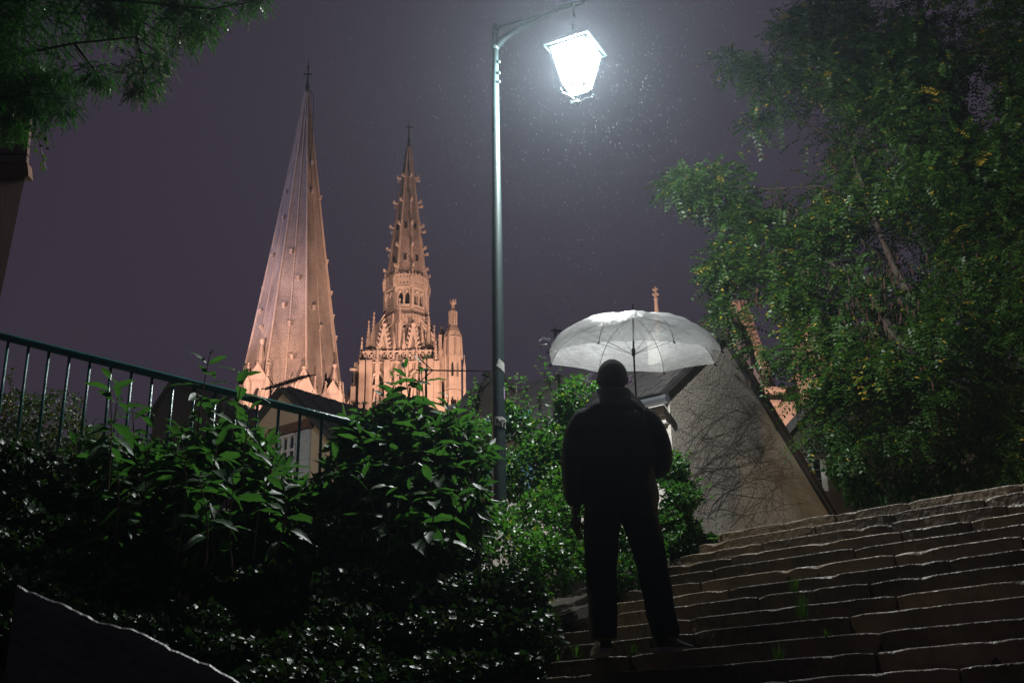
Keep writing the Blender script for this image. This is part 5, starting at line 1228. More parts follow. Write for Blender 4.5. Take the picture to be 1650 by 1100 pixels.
# shaft goes down to the gripping hand
SHl = (SH - rimc)
bb = MB(); bb.tube([U_(0, 0, UH), U_(0, 0, .05), Vector(SHl) + Vector((0, 0, .05)), Vector(SHl) - Vector((0, 0, .02))], .0065, 8); ulink(link('shaft', bb.mesh('shaft', M['plastic'])))
bb = MB(); bb.tube([U_(0, 0, .015), U_(0, 0, .065)], .013, 8); ulink(link('runner', bb.mesh('runner', M['plastic'])))
bb = MB(); p_ = Vector(SHl); bb.tube([p_ + Vector((0, 0, .07)), p_, p_ - Vector((0, 0, .10)), p_ - Vector((0, .012, .135)), p_ - Vector((0, .045, .155)), p_ - Vector((0, .078, .135)), p_ - Vector((0, .085, .105))], .012, 8); ulink(link('handle', bb.mesh('handle', M['plastic'], True)))
bb = MB(); s0_ = U_(*(prof_u(.80)[0] * 1.02, PI + .2, prof_u(.80)[1] + .01)); pts = [s0_, s0_ + Vector((-.05, 0, .012)), s0_ + Vector((-.075, 0, -.012)), s0_ + Vector((-.065, 0, -.045)), s0_ + Vector((-.02, 0, -.035))]; bb.tube(pts, .007, 6); ulink(link('strap', bb.mesh('strap', M['strap'], True)))

# ------------------------------------------------------------------ vegetation
def leafcloud(name, blobs, n, L0_, W0_, mtl, parent, seed, kind='stuff', shell=.5, droop=.25, facing=None, lumpf=3.0, keep=.35, yfrac=.03, clump=None):
    r = np.random.default_rng(seed); pos, d, idx = blob_points(blobs, n, shell, seed)
    lu = lump(pos, lumpf, seed) + .6 * lump(pos, lumpf * 2.6, seed + 1); pos = pos + d * (lu * .10)[:, None]
    k = lu > np.quantile(lu, keep * .6) ; pos, d = pos[k], d[k]; n = len(pos)
    di = norm(d * .8 + r.normal(size=(n, 3)) * .75 + np.array([0, 0, -droop])); nn = norm(d * .6 + r.normal(size=(n, 3)) * .6 + np.array([0, -.15, .65] if facing is None else facing))
    sz = r.uniform(.6, 1.25, n); v = leaf_quads(pos, di, nn, L0_ * sz, W0_ * sz)
    tint = r.random(n) * .75; yl = r.random(n) < yfrac; tint[yl] = 1.05 + .3 * r.random(yl.sum())
    o = link(name, fast_mesh(name, v, LEAF_F, 5, mtl, tint), parent)
    if kind: o['kind'] = kind
    return o

# large-leaf shrubs, built shoot by shoot with every leaf an object
def big_leaf_mesh(seed, L_=.15, Wd=.056):
    r = random.Random(seed); bb = MB(); n = 7; curl = r.uniform(.12, .5); tw = r.uniform(-.25, .25); rows = []
    for i in range(n + 1):
        t = i / n; hw = Wd / 2 * (math.sin(PI * min(1, t * .93 + .05)) ** .75) * (1.15 - .45 * t); z = -curl * L_ * t * t; x = L_ * (t - .10 * curl * t * t)
        c_, s_ = math.cos(tw * t), math.sin(tw * t); wv = .004 * math.sin(i * 2.3 + seed)
        for q, up in ((-1, .20), (-.5, .05), (0, -.03), (.5, .05), (1, .20)):
            yy = q * hw; zz = up * hw + (wv if abs(q) == 1 else 0); bb.v.append((x + .02, yy * c_ - zz * s_, z + yy * s_ + zz * c_))
    for i in range(n):
        for j in range(4): bb.f.append((i * 5 + j, (i + 1) * 5 + j, (i + 1) * 5 + j + 1, i * 5 + j + 1))
    bb.tube([(0, 0, 0), (.022, 0, 0)], .0018, 4)
    me = bb.mesh('leaf', M['lf_big'], True); a = me.attributes.new('tint', 'FLOAT', 'POINT'); a.data.foreach_set('value', [.25 + .06 * seed] * len(me.vertices)); return me
BIG = [big_leaf_mesh(i, .175, .064) for i in range(7)]
def big_shrub(label, shoots, seed, D, bulk=None):
    """shoots: (px base, py base, px top, py top, dD, leaf scale)"""
    r = random.Random(seed); root = thing('broadleaf_shrub', label, 'shrub', P(shoots[0][0], shoots[0][1], D), 'tall broad-leaved shrubs behind the railing'); cnt = 0
    for (x0, y0, x1, y1, dD, sc_) in shoots:
        a, b_ = P(x0, y0, D + dD), P(x1, y1, D + dD + r.uniform(-.15, .05)); Ln = (b_ - a).length; bend = Vector((r.uniform(-.05, .05), r.uniform(-.05, .05), 0))
        pt = lambda t: a.lerp(b_, t) + bend * math.sin(PI * t)
        bb = MB(); bb.tube([pt(i / 8) for i in range(9)], .0065, 5, .003); bb.build('stem', M['stem'], root)
        nn = max(4, int(Ln / .066)); az = r.uniform(0, 6.28)
        for i in range(nn):
            t = 1 - (i / nn) * .93; az += PI / 2 + r.uniform(-.25, .25); grow = min(1, .45 + i * .2) * (1 if t > .25 else .8)
            for sg in (0, PI):
                if cnt >= 300: break
                if r.random() < .10 + (.25 if t < .4 else 0): continue
                o = link('leaf', r.choice(BIG), root); s_ = sc_ * grow * r.uniform(.85, 1.3); cnt += 1
                el = R(48) - min(i, 5) * R(13) + r.uniform(-.25, .25)
                q = Matrix.Rotation(az + sg + r.uniform(-.2, .2), 4, 'Z') @ Matrix.Rotation(-el, 4, 'Y') @ Matrix.Rotation(r.uniform(-.5, .5), 4, 'X')
                mw = Matrix.Translation(pt(t)) @ q @ Matrix.Diagonal((s_, s_, s_, 1)); o.matrix_parent_inverse = Matrix(); o.matrix_basis = Matrix.Translation(-root.location) @ mw
    return root
big_shrub('broad-leaved shrub group at the far left of the planting, in front of the hedge', [(165, 860, 178, 612, .1, 1.05), (188, 850, 192, 625, .3, .95), (240, 900, 250, 672, -.1, 1.0), (150, 840, 150, 680, .5, .8), (215, 880, 214, 660, .4, .9), (205, 900, 230, 730, -.4, 1.0), (262, 900, 290, 700, .2, 1.0), (130, 860, 125, 700, .2, .7), (180, 900, 190, 760, -.5, .9)], 21, 6.35)
big_shrub('tallest broad-leaved shrub left of the cream house, one shoot reaching above the railing', [(320, 900, 338, 572, -.1, 1.0), (365, 890, 395, 590, .1, 1.05), (300, 880, 312, 640, .2, .95), (345, 900, 352, 700, -.3, 1.0), (400, 900, 402, 660, 0, .95), (285, 900, 290, 690, -.4, 1.0), (375, 920, 380, 760, -.5, 1.0), (420, 900, 428, 700, .2, .9), (330, 920, 320, 770, -.6, 1.0), (408, 900, 440, 740, -.2, 1.0), (440, 900, 455, 770, -.3, 1.0)], 22, 6.3)
big_shrub('dense broad-leaved shrub in front of the ornate church tower', [(655, 880, 652, 594, 0, 1.05), (630, 880, 634, 608, .2, .95), (690, 880, 678, 585, .1, 1.0), (605, 880, 586, 650, .1, .9), (610, 860, 618, 625, .3, 1.0), (720, 880, 722, 640, .1, .95), (738, 870, 736, 660, .2, .9), (575, 880, 560, 690, 0, .95), (670, 900, 668, 660, -.3, 1.0), (700, 900, 702, 680, -.2, 1.0)], 23, 6.9)
big_shrub('lower front part of the broad-leaved planting between cream house and lamp post', [(590, 900, 580, 700, -.2, 1.0), (620, 900, 606, 700, -.1, 1.0), (640, 900, 640, 720, -.3, 1.05), (560, 900, 540, 740, 0, 1.0), (690, 900, 715, 730, -.1, 1.0), (728, 900, 745, 705, .1, .85), (600, 900, 585, 770, -.5, 1.05), (655, 920, 660, 790, -.5, 1.0), (715, 920, 735, 780, -.4, 1.0), (752, 880, 755, 745, .3, .8), (680, 920, 690, 760, -.4, 1.0), (545, 920, 520, 790, -.2, 1.0), (610, 930, 620, 800, -.6, 1.0)], 24, 6.75)

def bulk(root_label_obj, specs, n, seed, L_=.125, W_=.052):
    leafcloud('leaves', [PB(*q) for q in specs], n, L_, W_, M['lf_big'], root_label_obj, seed, shell=.45, droop=.35, lumpf=5, keep=.35, yfrac=0)
BSH = [o for o in COL.objects if o.name.startswith('broadleaf_shrub')]
BSH.sort(key=lambda o: o.name)
bulk(BSH[0], [(170, 730, 40, 6.9), (210, 750, 45, 6.8), (250, 760, 40, 6.8)], 800, 301)
bulk(BSH[1], [(310, 770, 50, 6.6), (370, 780, 55, 6.6), (340, 740, 45, 6.7), (390, 740, 45, 6.7), (430, 790, 50, 6.5), (460, 830, 36, 6.5)], 1700, 302)
bulk(BSH[2], [(640, 730, 60, 7.0), (690, 730, 60, 7.1), (600, 740, 55, 7.0), (730, 740, 50, 7.2), (650, 690, 45, 7.2), (742, 800, 38, 7.3), (585, 700, 30, 7.1)], 2600, 303)
bulk(BSH[3], [(600, 820, 60, 6.7), (660, 820, 65, 6.7), (720, 820, 60, 6.9), (560, 790, 42, 6.8), (550, 830, 40, 6.7), (740, 835, 36, 7.1), (520, 850, 30, 6.7)], 2300, 304)

# dark ivy mass over the wall
ivy = thing('ivy', 'dark glossy wet ivy hanging over the retaining wall in the lower left', 'climbing plant', (-2, RW_Y - .3, 1.0))
def crest(x): return np.interp(x, [-60, 20, 100, 200, 300, 380, 480, 560, 640, 720, 820], [735, 750, 775, 812, 850, 864, 850, 862, 900, 890, 880])
ib = []
rI = random.Random(5)
for i in range(70):
    x = -80 + i * 13.5; c_ = crest(x); 
    for k in range(5):
        y = c_ + 28 + k * 62 + rI.uniform(-14, 14); ib.append(PB(x + rI.uniform(-12, 12), y, rI.uniform(30, 46), RW_Y - .50 - k * .29 + rI.uniform(-.1, .1), .8))
leafcloud('ivy_leaves', ib, 72000, .043, .038, M['lf_ivy'], ivy, 31, facing=(.4, -.45, .5), shell=.6, lumpf=4.0, keep=.3)
bb = MB()
for i in range(45):
    x = rI.uniform(-60, 800); y = crest(x) + 5; pts = []
    for k in range(9): pts.append(P(x + rI.uniform(-8, 8) + k * 3, y + k * rI.uniform(14, 30), RW_Y - .35 - k * .05))
    bb.tube(pts, .006, 4, .003)
bb.build('vine_stem', M['bark'], ivy)

# bright small-leaved shrub around the post and beside the steps
sh1 = thing('bushy_shrub', 'bright green small-leaved shrub spilling around the lamp post towards the steps', 'shrub', P(860, 800, 8.6))
B1 = [PB(885, 700, 60, 10.0), PB(840, 680, 40, 10.0), PB(930, 650, 36, 9.8), PB(775, 710, 34, 10.0), PB(875, 765, 58, 9.8), PB(800, 760, 45, 10.0), PB(790, 855, 50, 8.7), PB(745, 850, 60, 8.1), PB(875, 852, 62, 8.5), PB(915, 800, 50, 8.8), PB(800, 905, 70, 7.8), PB(875, 915, 50, 8.0),
      PB(720, 920, 60, 7.4), PB(700, 870, 40, 7.8), PB(660, 890, 45, 7.3), PB(755, 985, 62, 7.2), PB(835, 965, 42, 7.7), PB(900, 945, 42, 8.25), PB(855, 1000, 36, 7.75), PB(930, 900, 34, 8.5), PB(810, 1035, 26, 7.5), PB(945, 850, 38, 9.5), PB(950, 780, 36, 9.7), PB(955, 900, 30, 9.0), PB(690, 1000, 60, 6.9), PB(640, 960, 50, 6.9), PB(695, 1075, 60, 6.8), PB(905, 730, 46, 9.8), PB(755, 1050, 30, 7.2), PB(600, 1040, 70, 6.6), PB(520, 1060, 80, 6.4)]
leafcloud('leaves', B1, 44000, .052, .034, M['lf_small'], sh1, 41, shell=.55, lumpf=4.5, keep=.45, yfrac=.035)
sh2 = thing('bushy_shrub', 'small-leaved shrub at the top of the steps, right of the person, against the grey wall', 'shrub', P(1090, 860, 9.9))
B2 = [PB(1085, 760, 30, 9.9), PB(1080, 810, 38, 9.8), PB(1105, 800, 30, 9.9), PB(1060, 850, 44, 9.6), PB(1110, 850, 30, 9.85), PB(1095, 875, 26, 9.8), PB(1045, 800, 40, 9.8), PB(1020, 870, 40, 9.3), PB(1000, 930, 34, 9.0), PB(1128, 820, 12, 9.95), PB(1135, 866, 20, 9.9, 1, .5), PB(1052, 905, 22, 9.4)]
leafcloud('leaves', B2, 11000, .050, .032, M['lf_small'], sh2, 42, shell=.5, lumpf=5, keep=.45, yfrac=.03)
def sprigs(name, spots, mtl, leafm, parent, seed, L_=.05):
    """loose shoots with leaves sticking out of a shrub"""
    r = random.Random(seed); bb = MB(); pos, di, nn, sz = [], [], [], []
    for (px, py, qx, qy, D) in spots:
        a, b_ = P(px, py, D), P(qx, qy, D + r.uniform(-.1, .1)); bend = Vector((r.uniform(-.06, .06), 0, .03)); pts = [a.lerp(b_, i / 6) + bend * math.sin(PI * i / 6) for i in range(7)]; bb.tube(pts, .0045, 4, .0018)
        for i in range(1, 14):
            t = i / 13; q = a.lerp(b_, t) + bend * math.sin(PI * t)
            for k in (0, 1):
                if r.random() < .25: continue
                pos.append(list(q)); an = r.uniform(0, 6.28); di.append([math.cos(an), math.sin(an), r.uniform(-.1, .7)]); nn.append([r.uniform(-.4, .4), r.uniform(-.5, .1), 1]); sz.append(r.uniform(.6, 1.2))
    bb.build('twig', mtl, parent); pos, di, nn, sz = map(np.array, (pos, di, nn, sz))
    o = link('leaves', fast_mesh(name, leaf_quads(pos, di, nn, L_ * sz, L_ * .62 * sz), LEAF_F, 5, leafm, rng.random(len(pos)) * .9), parent); o['kind'] = 'stuff'
rS = random.Random(8)
sp_ = [(x, 700, x + rS.uniform(-25, 25), rS.uniform(600, 650), 9.85) for x in range(770, 960, 8)] + [(850, 680, 905, 590, 9.8), (900, 680, 860, 588, 9.8), (880, 640, 872, 575, 9.8), (780, 700, 765, 615, 9.9), (770, 690, 757, 630, 9.9), (905, 660, 955, 600, 9.8), (820, 690, 833, 600, 9.8), (845, 690, 850, 612, 9.8)]
sprigs('sprig_leaves', sp_, M['stem'], M['lf_small'], sh1, 51)
sprigs('sprig_leaves', [(1100, 860, 1150, 800, 9.9), (1100, 840, 1142, 780, 9.9), (1110, 870, 1158, 862, 9.85), (1090, 780, 1112, 722, 9.9), (1080, 780, 1068, 725, 9.9), (1100, 800, 1130, 770, 9.9), (1100, 880, 1155, 868, 9.8)], M['stem'], M['lf_small'], sh2, 52)
# flower heads (mauve and pale green) at the shrub top
bb = MB(); bg_ = MB()
for (px, py, D, mbx) in [(955, 605, 9.0, bb), (948, 615, 9.0, bb), (1013, 612, 9.0, bb), (960, 596, 9.0, bb), (771, 640, 8.9, bg_), (776, 625, 8.9, bg_), (768, 655, 8.9, bg_), (900, 610, 9.0, bg_), (783, 605, 8.9, bg_), (747, 668, 8.8, bg_)]:
    c = P(px, py, D)
    for i in range(40):
        q = c + Vector((rS.gauss(0, .016), rS.gauss(0, .016), rS.gauss(0, .022))); mbx.obox(q, (.005, 0, 0), (0, .004, .002), (0, 0, .005))
bb.build('flower_head', M['flower'], sh1); bg_.build('seed_head', M['lf_hedge'], sh1)['kind'] = 'stuff'

# clipped hedge behind the railing
hd = thing('hedge', 'dark clipped hedge behind the railing at the far left', 'hedge', P(60, 720, 8.4))
HB = [PB(-40, 690, 75, 8.6), PB(20, 690, 62, 8.5), PB(75, 700, 60, 8.5), PB(110, 720, 50, 8.5), PB(150, 735, 45, 8.6), PB(20, 760, 60, 8.5), PB(90, 770, 60, 8.5), PB(200, 770, 50, 8.8), PB(150, 790, 50, 8.6), PB(-100, 700, 80, 8.7)]
leafcloud('leaves', HB, 16000, .034, .02, M['lf_hedge'], hd, 61, shell=.8, lumpf=7, keep=.2, yfrac=.06)
sprigs('sprig_leaves', [(22, 640, 25, 592, 8.5), (18, 640, 12, 605, 8.5), (70, 650, 72, 625, 8.5), (90, 660, 96, 628, 8.5)], M['stem'], M['lf_hedge'], hd, 62, .035)

# ---- locust tree at the right
def frond_mesh(pos, di, up, Lr, nl, ll, lw_, rngx):
    """compound leaves: nl pairs of leaflets on a drooping rachis. returns (N*2nl,5,3)"""
    n = len(pos); out_ = []
    d = norm(di); s = norm(np.cross(d, up)); nn = np.cross(s, d); 
    for i in range(nl):
        t = (i + 1) / (nl + .3); c = pos + d * (Lr * t)[:, None] - np.array([0, 0, 1.0]) * (Lr * .38 * t * t)[:, None]
        for sg in (-1, 1):
            ld = norm(s * sg + d * .45 + rngx.normal(size=(n, 3)) * .14 - np.array([0, 0, .25])); q = (1 - .45 * abs(t - .45)) * ll
            out_.append(leaf_quads(c, ld, norm(nn + rngx.normal(size=(n, 3)) * .25), np.full(n, 1.0) * q * Lr / .2, np.full(n, lw_) * Lr / .2, .12))
    return np.concatenate(out_, 0)
tree = thing('locust_tree', 'large locust tree with feathery compound leaves and brown pods filling the right side', 'tree', P(1850, 800, 9.6 * 1.32))
TB = [(1500, 80, 150, 9.8), (1640, 60, 120, 9.4), (1620, 250, 190, 9.6), (1640, 430, 160, 9.4), (1400, 220, 120, 9.6), (1430, 60, 110, 10.), (1310, 150, 62, 9.5), (1225, 120, 30, 9.3), (1175, 98, 15, 9.2), (1340, 40, 60, 9.6), (1275, 60, 30, 9.4), (1150, 298, 36, 9.2), (1095, 300, 24, 9.1), (1120, 325, 20, 9.1), (1215, 300, 50, 9.3), (1250, 225, 36, 9.4),
      (1300, 330, 80, 9.4), (1230, 400, 62, 9.3), (1180, 440, 36, 9.2), (1175, 500, 26, 9.1), (1420, 380, 130, 9.3), (1340, 480, 76, 9.1), (1275, 465, 34, 9.1), (1295, 560, 34, 8.9), (1345, 600, 40, 8.8), (1335, 655, 22, 8.8), (1370, 650, 40, 8.8), (1440, 540, 95, 8.9), (1480, 640, 46, 8.8), (1400, 600, 50, 8.8), (1370, 700, 22, 8.75), (1478, 695, 18, 8.75), (1540, 520, 110, 9.2), (1640, 560, 80, 9.2), (1640, 680, 50, 9.0), (1620, 740, 28, 9.0), (1530, 620, 40, 9.0), (1560, 330, 150, 9.6),
      (1720, 200, 180, 10), (1740, 450, 150, 10), (1700, 620, 90, 9.6)]
KT = 1.32
TBb = [PB(x, y, r_, D * KT, .9) for x, y, r_, D in TB]
rt_ = np.random.default_rng(77)
def fronds(name, blobs, n, seed, Lr0, keep):
    pos, d, idx = blob_points(blobs, n, .25, seed); lu = lump(pos, 3.2, seed) + .7 * lump(pos, 7, seed + 3); k = lu > np.quantile(lu, keep); pos, d = pos[k], d[k]; n = len(pos)
    di = norm(d * np.array([1, 1, .4]) + rt_.normal(size=(n, 3)) * .55 + np.array([-.25, -.1, -.15])); up = norm(rt_.normal(size=(n, 3)) * .3 + np.array([0, -.2, 1.0]))
    Lr = Lr0 * rt_.uniform(.7, 1.25, n); nl = 7; v = frond_mesh(pos, di, up, Lr, nl, .044, .019, rt_)
    t0 = rt_.random(n) * .7; yl = rt_.random(n) < .008; t0[yl] = 1.2; tint = np.tile(t0, 2 * nl) + rt_.random(2 * nl * n) * .08; y2 = rt_.random(len(tint)) < .022; tint[y2] = 1.4
    return fast_mesh(name, v, [(0, 3, 2, 1)], 5, M['lf_locust'], tint), pos
me, fpos = fronds('crown', TBb, 31000, 71, .27, .33)
crown = link('crown', me, tree); crown['kind'] = 'stuff'
TIPS = [(1172, 98, 13, 9.2), (1200, 112, 14, 9.2), (1235, 128, 20, 9.3), (1075, 300, 12, 9.1), (1100, 292, 16, 9.1), (1125, 310, 18, 9.1), (1150, 285, 16, 9.2), (1290, 40, 20, 9.4), (1315, 22, 16, 9.5), (1165, 400, 12, 9.1), (1160, 430, 12, 9.1), (1165, 505, 14, 9.1), (1185, 520, 12, 9.1), (1190, 350, 22, 9.2),
        (1300, 700, 12, 8.8), (1285, 640, 10, 8.8), (1372, 722, 12, 8.75), (1480, 712, 14, 8.75), (1230, 600, 12, 8.9), (1222, 560, 12, 8.9), (1340, 690, 16, 8.8), (1420, 690, 14, 8.8), (1640, 700, 30, 9.0), (1615, 760, 16, 9.0), (1210, 200, 12, 9.3), (1250, 180, 16, 9.3)]
me2, _fp = fronds('crown', [PB(x, y, r_, D * KT, .9) for x, y, r_, D in TIPS], 1500, 72, .24, .10); c2_ = link('crown', me2, tree); c2_['kind'] = 'stuff'
# limbs
bb = MB()
def limb(pts, r0, r1): bb.tube([P(a, b_, D * KT) for a, b_, D in pts], r0 * KT, 8, r1 * KT)
limb([(1860, 900, 9.8), (1840, 760, 9.8), (1800, 640, 9.7)], .17, .14)
limb([(1800, 640, 9.7), (1720, 615, 9.5), (1650, 608, 9.3), (1590, 602, 9.2), (1540, 595, 9.1), (1505, 575, 9.05), (1470, 570, 9.0), (1440, 545, 9.0), (1425, 515, 9.0)], .085, .04)
limb([(1425, 515, 9.0), (1400, 470, 9.1), (1370, 440, 9.2), (1330, 420, 9.2)], .035, .015)
limb([(1505, 575, 9.05), (1480, 500, 9.2), (1440, 430, 9.3), (1400, 330, 9.4), (1370, 240, 9.5), (1350, 130, 9.6)], .045, .012)
limb([(1800, 640, 9.7), (1720, 480, 9.9), (1640, 330, 9.9), (1560, 200, 9.8), (1500, 90, 9.8), (1480, 0, 9.8)], .11, .03)
for pts in ([(1400, 330, 9.4), (1320, 300, 9.3), (1240, 305, 9.2), (1160, 300, 9.15), (1100, 300, 9.1)], [(1370, 240, 9.5), (1300, 200, 9.4), (1230, 150, 9.3), (1175, 100, 9.2)], [(1330, 420, 9.2), (1280, 420, 9.2), (1220, 440, 9.2), (1180, 470, 9.1)],
            [(1440, 430, 9.3), (1380, 380, 9.3), (1320, 360, 9.3), (1250, 390, 9.3)], [(1350, 130, 9.6), (1310, 90, 9.5), (1290, 40, 9.4)], [(1640, 330, 9.9), (1560, 300, 9.7), (1480, 290, 9.6)], [(1425, 515, 9.0), (1360, 540, 8.9), (1300, 570, 8.9), (1260, 590, 8.9)], [(1470, 570, 9.0), (1460, 610, 8.9), (1470, 660, 8.8)], [(1440, 545, 9.0), (1400, 580, 8.9), (1370, 640, 8.8)]): limb(pts, .016, .005)
rB = random.Random(3)
nodes = [P(x, y, D * KT) for x, y, D in [(1400, 330, 9.4), (1240, 305, 9.2), (1300, 200, 9.4), (1230, 150, 9.3), (1330, 420, 9.2), (1220, 440, 9.2), (1320, 360, 9.3), (1310, 90, 9.5), (1160, 300, 9.15), (1360, 540, 8.9), (1480, 500, 9.2), (1560, 300, 9.7), (1500, 90, 9.8), (1460, 610, 8.9), (1370, 640, 8.8), (1280, 420, 9.2), (1370, 240, 9.5)]]
NA = np.array([list(v) for v in nodes])
for i in range(240):
    q = Vector(fpos[rB.randrange(len(fpos))]); j = int(np.argmin(((NA - np.array(q)) ** 2).sum(1))); a = nodes[j]
    if (q - a).length < 1.6: mid = a.lerp(q, .5) + Vector((rB.uniform(-.08, .08), rB.uniform(-.08, .08), rB.uniform(-.02, .12))); bb.tube([a, mid, q], .006, 4, .0025)
bb.build('trunk', M['bark'], tree, True)
# pods in hanging bunches
rows = []; 
for (px, py, n_, sp2, D) in [(1380, 475, 60, 16, 8.75), (1430, 440, 70, 20, 8.7), (1440, 500, 80, 22, 8.65), (1400, 540, 50, 14, 8.7), (1250, 310, 20, 9, 9.0), (1220, 470, 20, 9, 8.9), (1235, 600, 28, 9, 8.7), (1490, 610, 40, 16, 8.6), (1340, 250, 24, 10, 9.2), (1270, 330, 20, 8, 9.0), (1500, 490, 30, 16, 8.8), (1310, 430, 20, 10, 8.9), (1560, 430, 30, 20, 9.0), (1225, 235, 8, 5, 9.2), (1650, 420, 20, 20, 9), (1295, 700, 4, 5, 8.8), (1500, 660, 20, 12, 8.6)]:
    for i in range(int(n_ * .6)): rows.append((P(px + rB.gauss(0, sp2), py + rB.gauss(0, sp2 * 1.3), D * KT + .2 + rB.gauss(0, .15))))
pos = np.array([list(v) for v in rows]); n_ = len(pos); di = norm(rt_.normal(size=(n_, 3)) * .16 + np.array([0, 0, -1.0])); v = leaf_quads(pos, di, norm(rt_.normal(size=(n_, 3))), rt_.uniform(.09, .17, n_), np.full(n_, .022), .3)
o = link('seed_pods', fast_mesh('seed_pods', v, LEAF_F, 5, M['pod']), tree); o['kind'] = 'stuff'

# hanging greenery under the tree
un = thing('hanging_creeper', 'dim mass of hanging creeper over the dark house wall below the tree', 'climbing plant', P(1480, 780, 13.5))
UBl = [PB(1370, 750, 34, 13.5), PB(1390, 790, 26, 13.4), PB(1440, 760, 50, 13.3), PB(1500, 760, 48, 13.2), PB(1450, 700, 60, 13.6), PB(1400, 700, 36, 13.6), PB(1570, 740, 60, 13), PB(1640, 720, 60, 12.8), PB(1560, 680, 60, 13.4), PB(1620, 660, 60, 13.4), PB(1345, 700, 26, 13.6), PB(1700, 740, 70, 12.5)]
leafcloud('leaves', UBl, 22000, .075, .042, M['lf_small'], un, 81, shell=.4, lumpf=3.5, keep=.5, droop=1.0, yfrac=.05)

# ---- yew at the top left
yew = thing('conifer_tree', 'dark conifer branches hanging into the top left corner', 'tree', P(-260, 600, 6.5))
YB = [(-40, 20, 110, 6.4), (60, 30, 80, 6.3), (140, 20, 70, 6.2), (40, 110, 66, 6.3), (110, 100, 50, 6.2), (60, 160, 36, 6.2), (105, 170, 20, 6.1), (10, 180, 40, 6.3), (150, 60, 50, 6.2), (160, 120, 26, 6.1), (215, 70, 36, 6.0), (230, 125, 30, 5.95), (240, 30, 50, 6.1), (262, 95, 16, 5.9), (300, 30, 30, 6.0), (330, 45, 20, 5.9), (345, 15, 22, 5.9), (295, 65, 13, 5.9), (400, 0, 22, 5.85), (425, 2, 12, 5.8), (190, 10, 50, 6.2), (35, 210, 10, 6.1), (-60, 120, 80, 6.5), (300, 0, 30, 6.0), (225, 150, 10, 5.95), (72, 200, 8, 6.1)]
YBb = [PB(x, y, r_, D, .8) for x, y, r_, D in YB]
pos, d, idx = blob_points(YBb, 11000, .3, 91); lu = lump(pos, 6, 91); k = lu > np.quantile(lu, .25); pos, d = pos[k], d[k]; n_ = len(pos); ry = np.random.default_rng(92)
di = norm(d * .6 + ry.normal(size=(n_, 3)) * .45 + np.array([.15, -.05, -.55])); upv = norm(ry.normal(size=(n_, 3)) * .3 + np.array([0, -.5, 1])); s_ = norm(np.cross(di, upv)); Ls = ry.uniform(.05, .12, n_); U3 = []
for i in range(12):
    t = (i + .5) / 12; c = pos + di * (Ls * t)[:, None] - np.array([0, 0, 1.]) * (Ls * .3 * t * t)[:, None]
    for sg in (-1, 1):
        ld = norm(s_ * sg + di * .55 + ry.normal(size=(n_, 3)) * .18); U3.append(leaf_quads(c, ld, upv, ry.uniform(.012, .019, n_), np.full(n_, .0085), .05))
v = np.concatenate(U3, 0); tint = np.tile(ry.random(n_) * .9, 24)
o = link('foliage', fast_mesh('foliage', v, [(0, 3, 2, 1)], 5, M['lf_yew'], tint), yew); o['kind'] = 'stuff'
bb = MB()
bb.tube([P(-260, 900, 6.6), P(-250, 500, 6.6), P(-240, 100, 6.6), P(-230, -300, 6.6)], .16, 10, .12)
for pts in ([(-245, 200, 6.6), (-100, 120, 6.5), (20, 90, 6.3), (120, 70, 6.2), (220, 60, 6.05), (260, 90, 5.95)], [(-240, 50, 6.6), (-60, 10, 6.4), (100, -5, 6.2), (240, 5, 6.1), (340, 15, 5.9), (425, 0, 5.8)], [(-245, 260, 6.6), (-120, 200, 6.5), (0, 160, 6.3), (90, 150, 6.2)], [(120, 70, 6.2), (150, 110, 6.1), (165, 135, 6.1)], [(220, 60, 6.05), (232, 110, 5.95), (228, 150, 5.95)]): bb.tube([P(*p_) for p_ in pts], .013, 6, .004)
for i in range(160):
    j = rB.randrange(len(pos)); q = Vector(pos[j]); bb.tube([q + Vector((rB.uniform(-.2, -.05), rB.uniform(-.05, .05), rB.uniform(0, .15))), q], .004, 4, .002)
bb.build('trunk', M['bark'], yew, True)
# light green vine tip hanging at the left
vt = thing('vine_shoot', 'short pale green vine shoot hanging from the conifer at the left edge', 'vine', P(40, 200, 6.0))
bb = MB(); vp = [P(36, 190, 6.0), P(45, 208, 6.0), P(60, 220, 6.0), P(66, 240, 6.0), P(74, 275, 6.0)]; bb.tube(vp, .003, 4); bb.build('stem', M['stem'], vt)
q = []; 
for i in range(34): t = i / 33 * 3.999; a = vp[int(t)].lerp(vp[int(t) + 1], t % 1); q.append(list(a + Vector((rB.uniform(-.03, .03), 0, rB.uniform(-.02, .03)))))
q = np.array(q); o = link('leaves', fast_mesh('vl', leaf_quads(q, norm(ry.normal(size=(34, 3))), norm(ry.normal(size=(34, 3)) + [0, -1.5, 0]), np.full(34, .032), np.full(34, .026)), LEAF_F, 5, M['lf_hedge'], np.full(34, .95)), vt); o['kind'] = 'stuff'

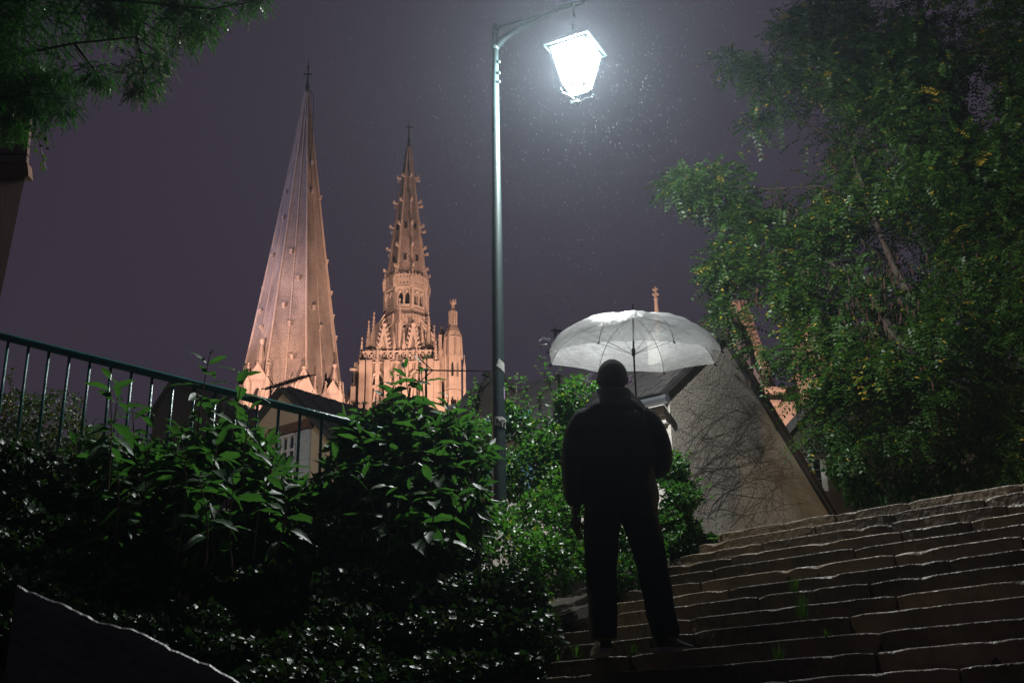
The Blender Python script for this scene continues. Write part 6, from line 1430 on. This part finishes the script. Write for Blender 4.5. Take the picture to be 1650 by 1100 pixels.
# grass tufts and fallen leaves on the steps
def on_tread(px, py, k): return Pz(px, py, Z0 + k * RI)
def tuft(px, py, k, n_, h, label):
    c = on_tread(px, py, k); t = thing('grass_tuft', label, 'grass', c); bb = MB()
    for i in range(n_):
        a = rB.uniform(0, 6.28); r_ = rB.uniform(0, .03); b0 = c + Vector((r_ * math.cos(a), r_ * math.sin(a), -.01)); hh = h * rB.uniform(.5, 1.1); ln = Vector((math.cos(a), math.sin(a), 0)) * hh * rB.uniform(.15, .5); s_ = Vector((-math.sin(a), math.cos(a), 0)) * .0035
        bb.add([b0 - s_, b0 + s_, b0 + ln * .4 + Vector((0, 0, hh * .6)) + s_ * .7, b0 + ln * .4 + Vector((0, 0, hh * .6)) - s_ * .7, b0 + ln + Vector((0, 0, hh))], [(0, 1, 2, 3), (3, 2, 4)])
    bb.build('blades', M['grass'], t)['kind'] = 'stuff'
for (px, py, k, n_, h, lb_) in [(1280, 950, 4, 26, .09, 'small green grass tuft on a middle step, upper one of the right pair'), (1293, 992, 3, 34, .14, 'tallest grass tuft on the steps, below the smaller one'), (1452, 965, 5, 20, .07, 'tiny grass tuft furthest right on the dark steps'), (1255, 1065, 1, 30, .11, 'grass tuft near the bottom edge of the picture'),
                                (1020, 1048, 2, 16, .07, 'few grass blades between the shoes of the person'), (898, 1060, 2, 14, .09, 'grass blades on the step just left of the left shoe'), (930, 1055, 2, 14, .10, 'thin grass blades by the ivy left of the person'), (1330, 1024, 2, 10, .06, 'very small grass tuft on a lower step')]: tuft(px, py, k, n_, h, lb_)
yl = MB(); yl.add([(-.02, 0, 0), (0, -.012, .006), (.024, 0, .002), (0, .013, .006)], [(0, 1, 2, 3)]); yme = yl.mesh('fallen_leaf', M['yellow'])
spots = [(1088, 919, 9, 'yellow fallen leaf on an upper step just right of the person'), (1100, 938, 8, 'yellow fallen leaf one step below another beside the person'), (1240, 858, 12, 'orange leaf lying on the topmost step below the creeper wall'), (1440, 930, 5, 'tiny orange leaf on a dark step in the right half'),
         (1310, 905, 8, 'small leaf on the steps above the grass tufts'), (1200, 940, 7, 'small leaf on a middle step between the person and the grass tufts'), (1060, 960, 7, 'small leaf against the right trouser leg of the person'), (1350, 880, 9, 'small leaf on an upper step under the foot of the sloping roof'), (1420, 840, 11, 'small leaf on the stone course next to the top, right half')]
for px, py, k, lb_ in spots:
    c = Pplane(px, py, sw(S0 + k * TR, 0, 0), A_); c = c + A_ * rB.uniform(.03, .12); c.z = Z0 + k * RI + .012
    o = link('fallen_leaf', yme); o.location = c; o.rotation_euler = (rB.uniform(-.3, .3), rB.uniform(-.3, .3), rB.uniform(0, 6)); tag(o, lb_, 'leaf', 'fallen leaves on the steps')

# ------------------------------------------------------------------ rain and the misty air
n_ = 3000; rr = np.random.default_rng(5)
lcp = np.array([lc.x, lc.y, (zr + zbm) / 2])
rad_ = .60 + 2.4 * rr.random(n_); dd = norm(rr.normal(size=(n_, 3))); pos = lcp + dd * rad_[:, None]
pos = pos[pos[:, 2] > ZTOP + .3]; n_ = len(pos)
dv = norm(np.array([.22, .05, -1.0]) + rr.normal(size=(n_, 3)) * .03); nn = norm(rr.normal(size=(n_, 3)))
v = leaf_quads(pos, dv, nn, rr.uniform(.010, .022, n_), np.full(n_, .0006), .5)
o = link('rain', fast_mesh('rain', v, LEAF_F, 5, M['white_drop'])); tag(o, 'fine falling raindrops lit around the lantern', 'rain', kind='stuff')

hz_ = MB(); hz_.box((-950, -305, -2.0), (950, 1505, 130))
HAZE_SIGMA = 0.00012
def vol(name, box, dens, g):
    mv = bpy.data.materials.new(name); mv.use_nodes = True; N = mv.node_tree.nodes; N.clear(); o = N.new('ShaderNodeOutputMaterial'); pv = N.new('ShaderNodeVolumePrincipled')
    pv.inputs['Density'].default_value = dens; pv.inputs['Anisotropy'].default_value = g; pv.inputs['Color'].default_value = (.72, .87, 1.0, 1); mv.node_tree.links.new(pv.outputs[0], o.inputs['Volume'])
    ob_ = box.build('haze', mv); tag(ob_, 'fine drizzle hanging in the air', 'haze', kind='stuff'); return ob_
mist = MB(); mist.box((-9, -3, -2.0), (11, 19.5, 9.8))
vol('haze', mist, 0.0015, 0.82)
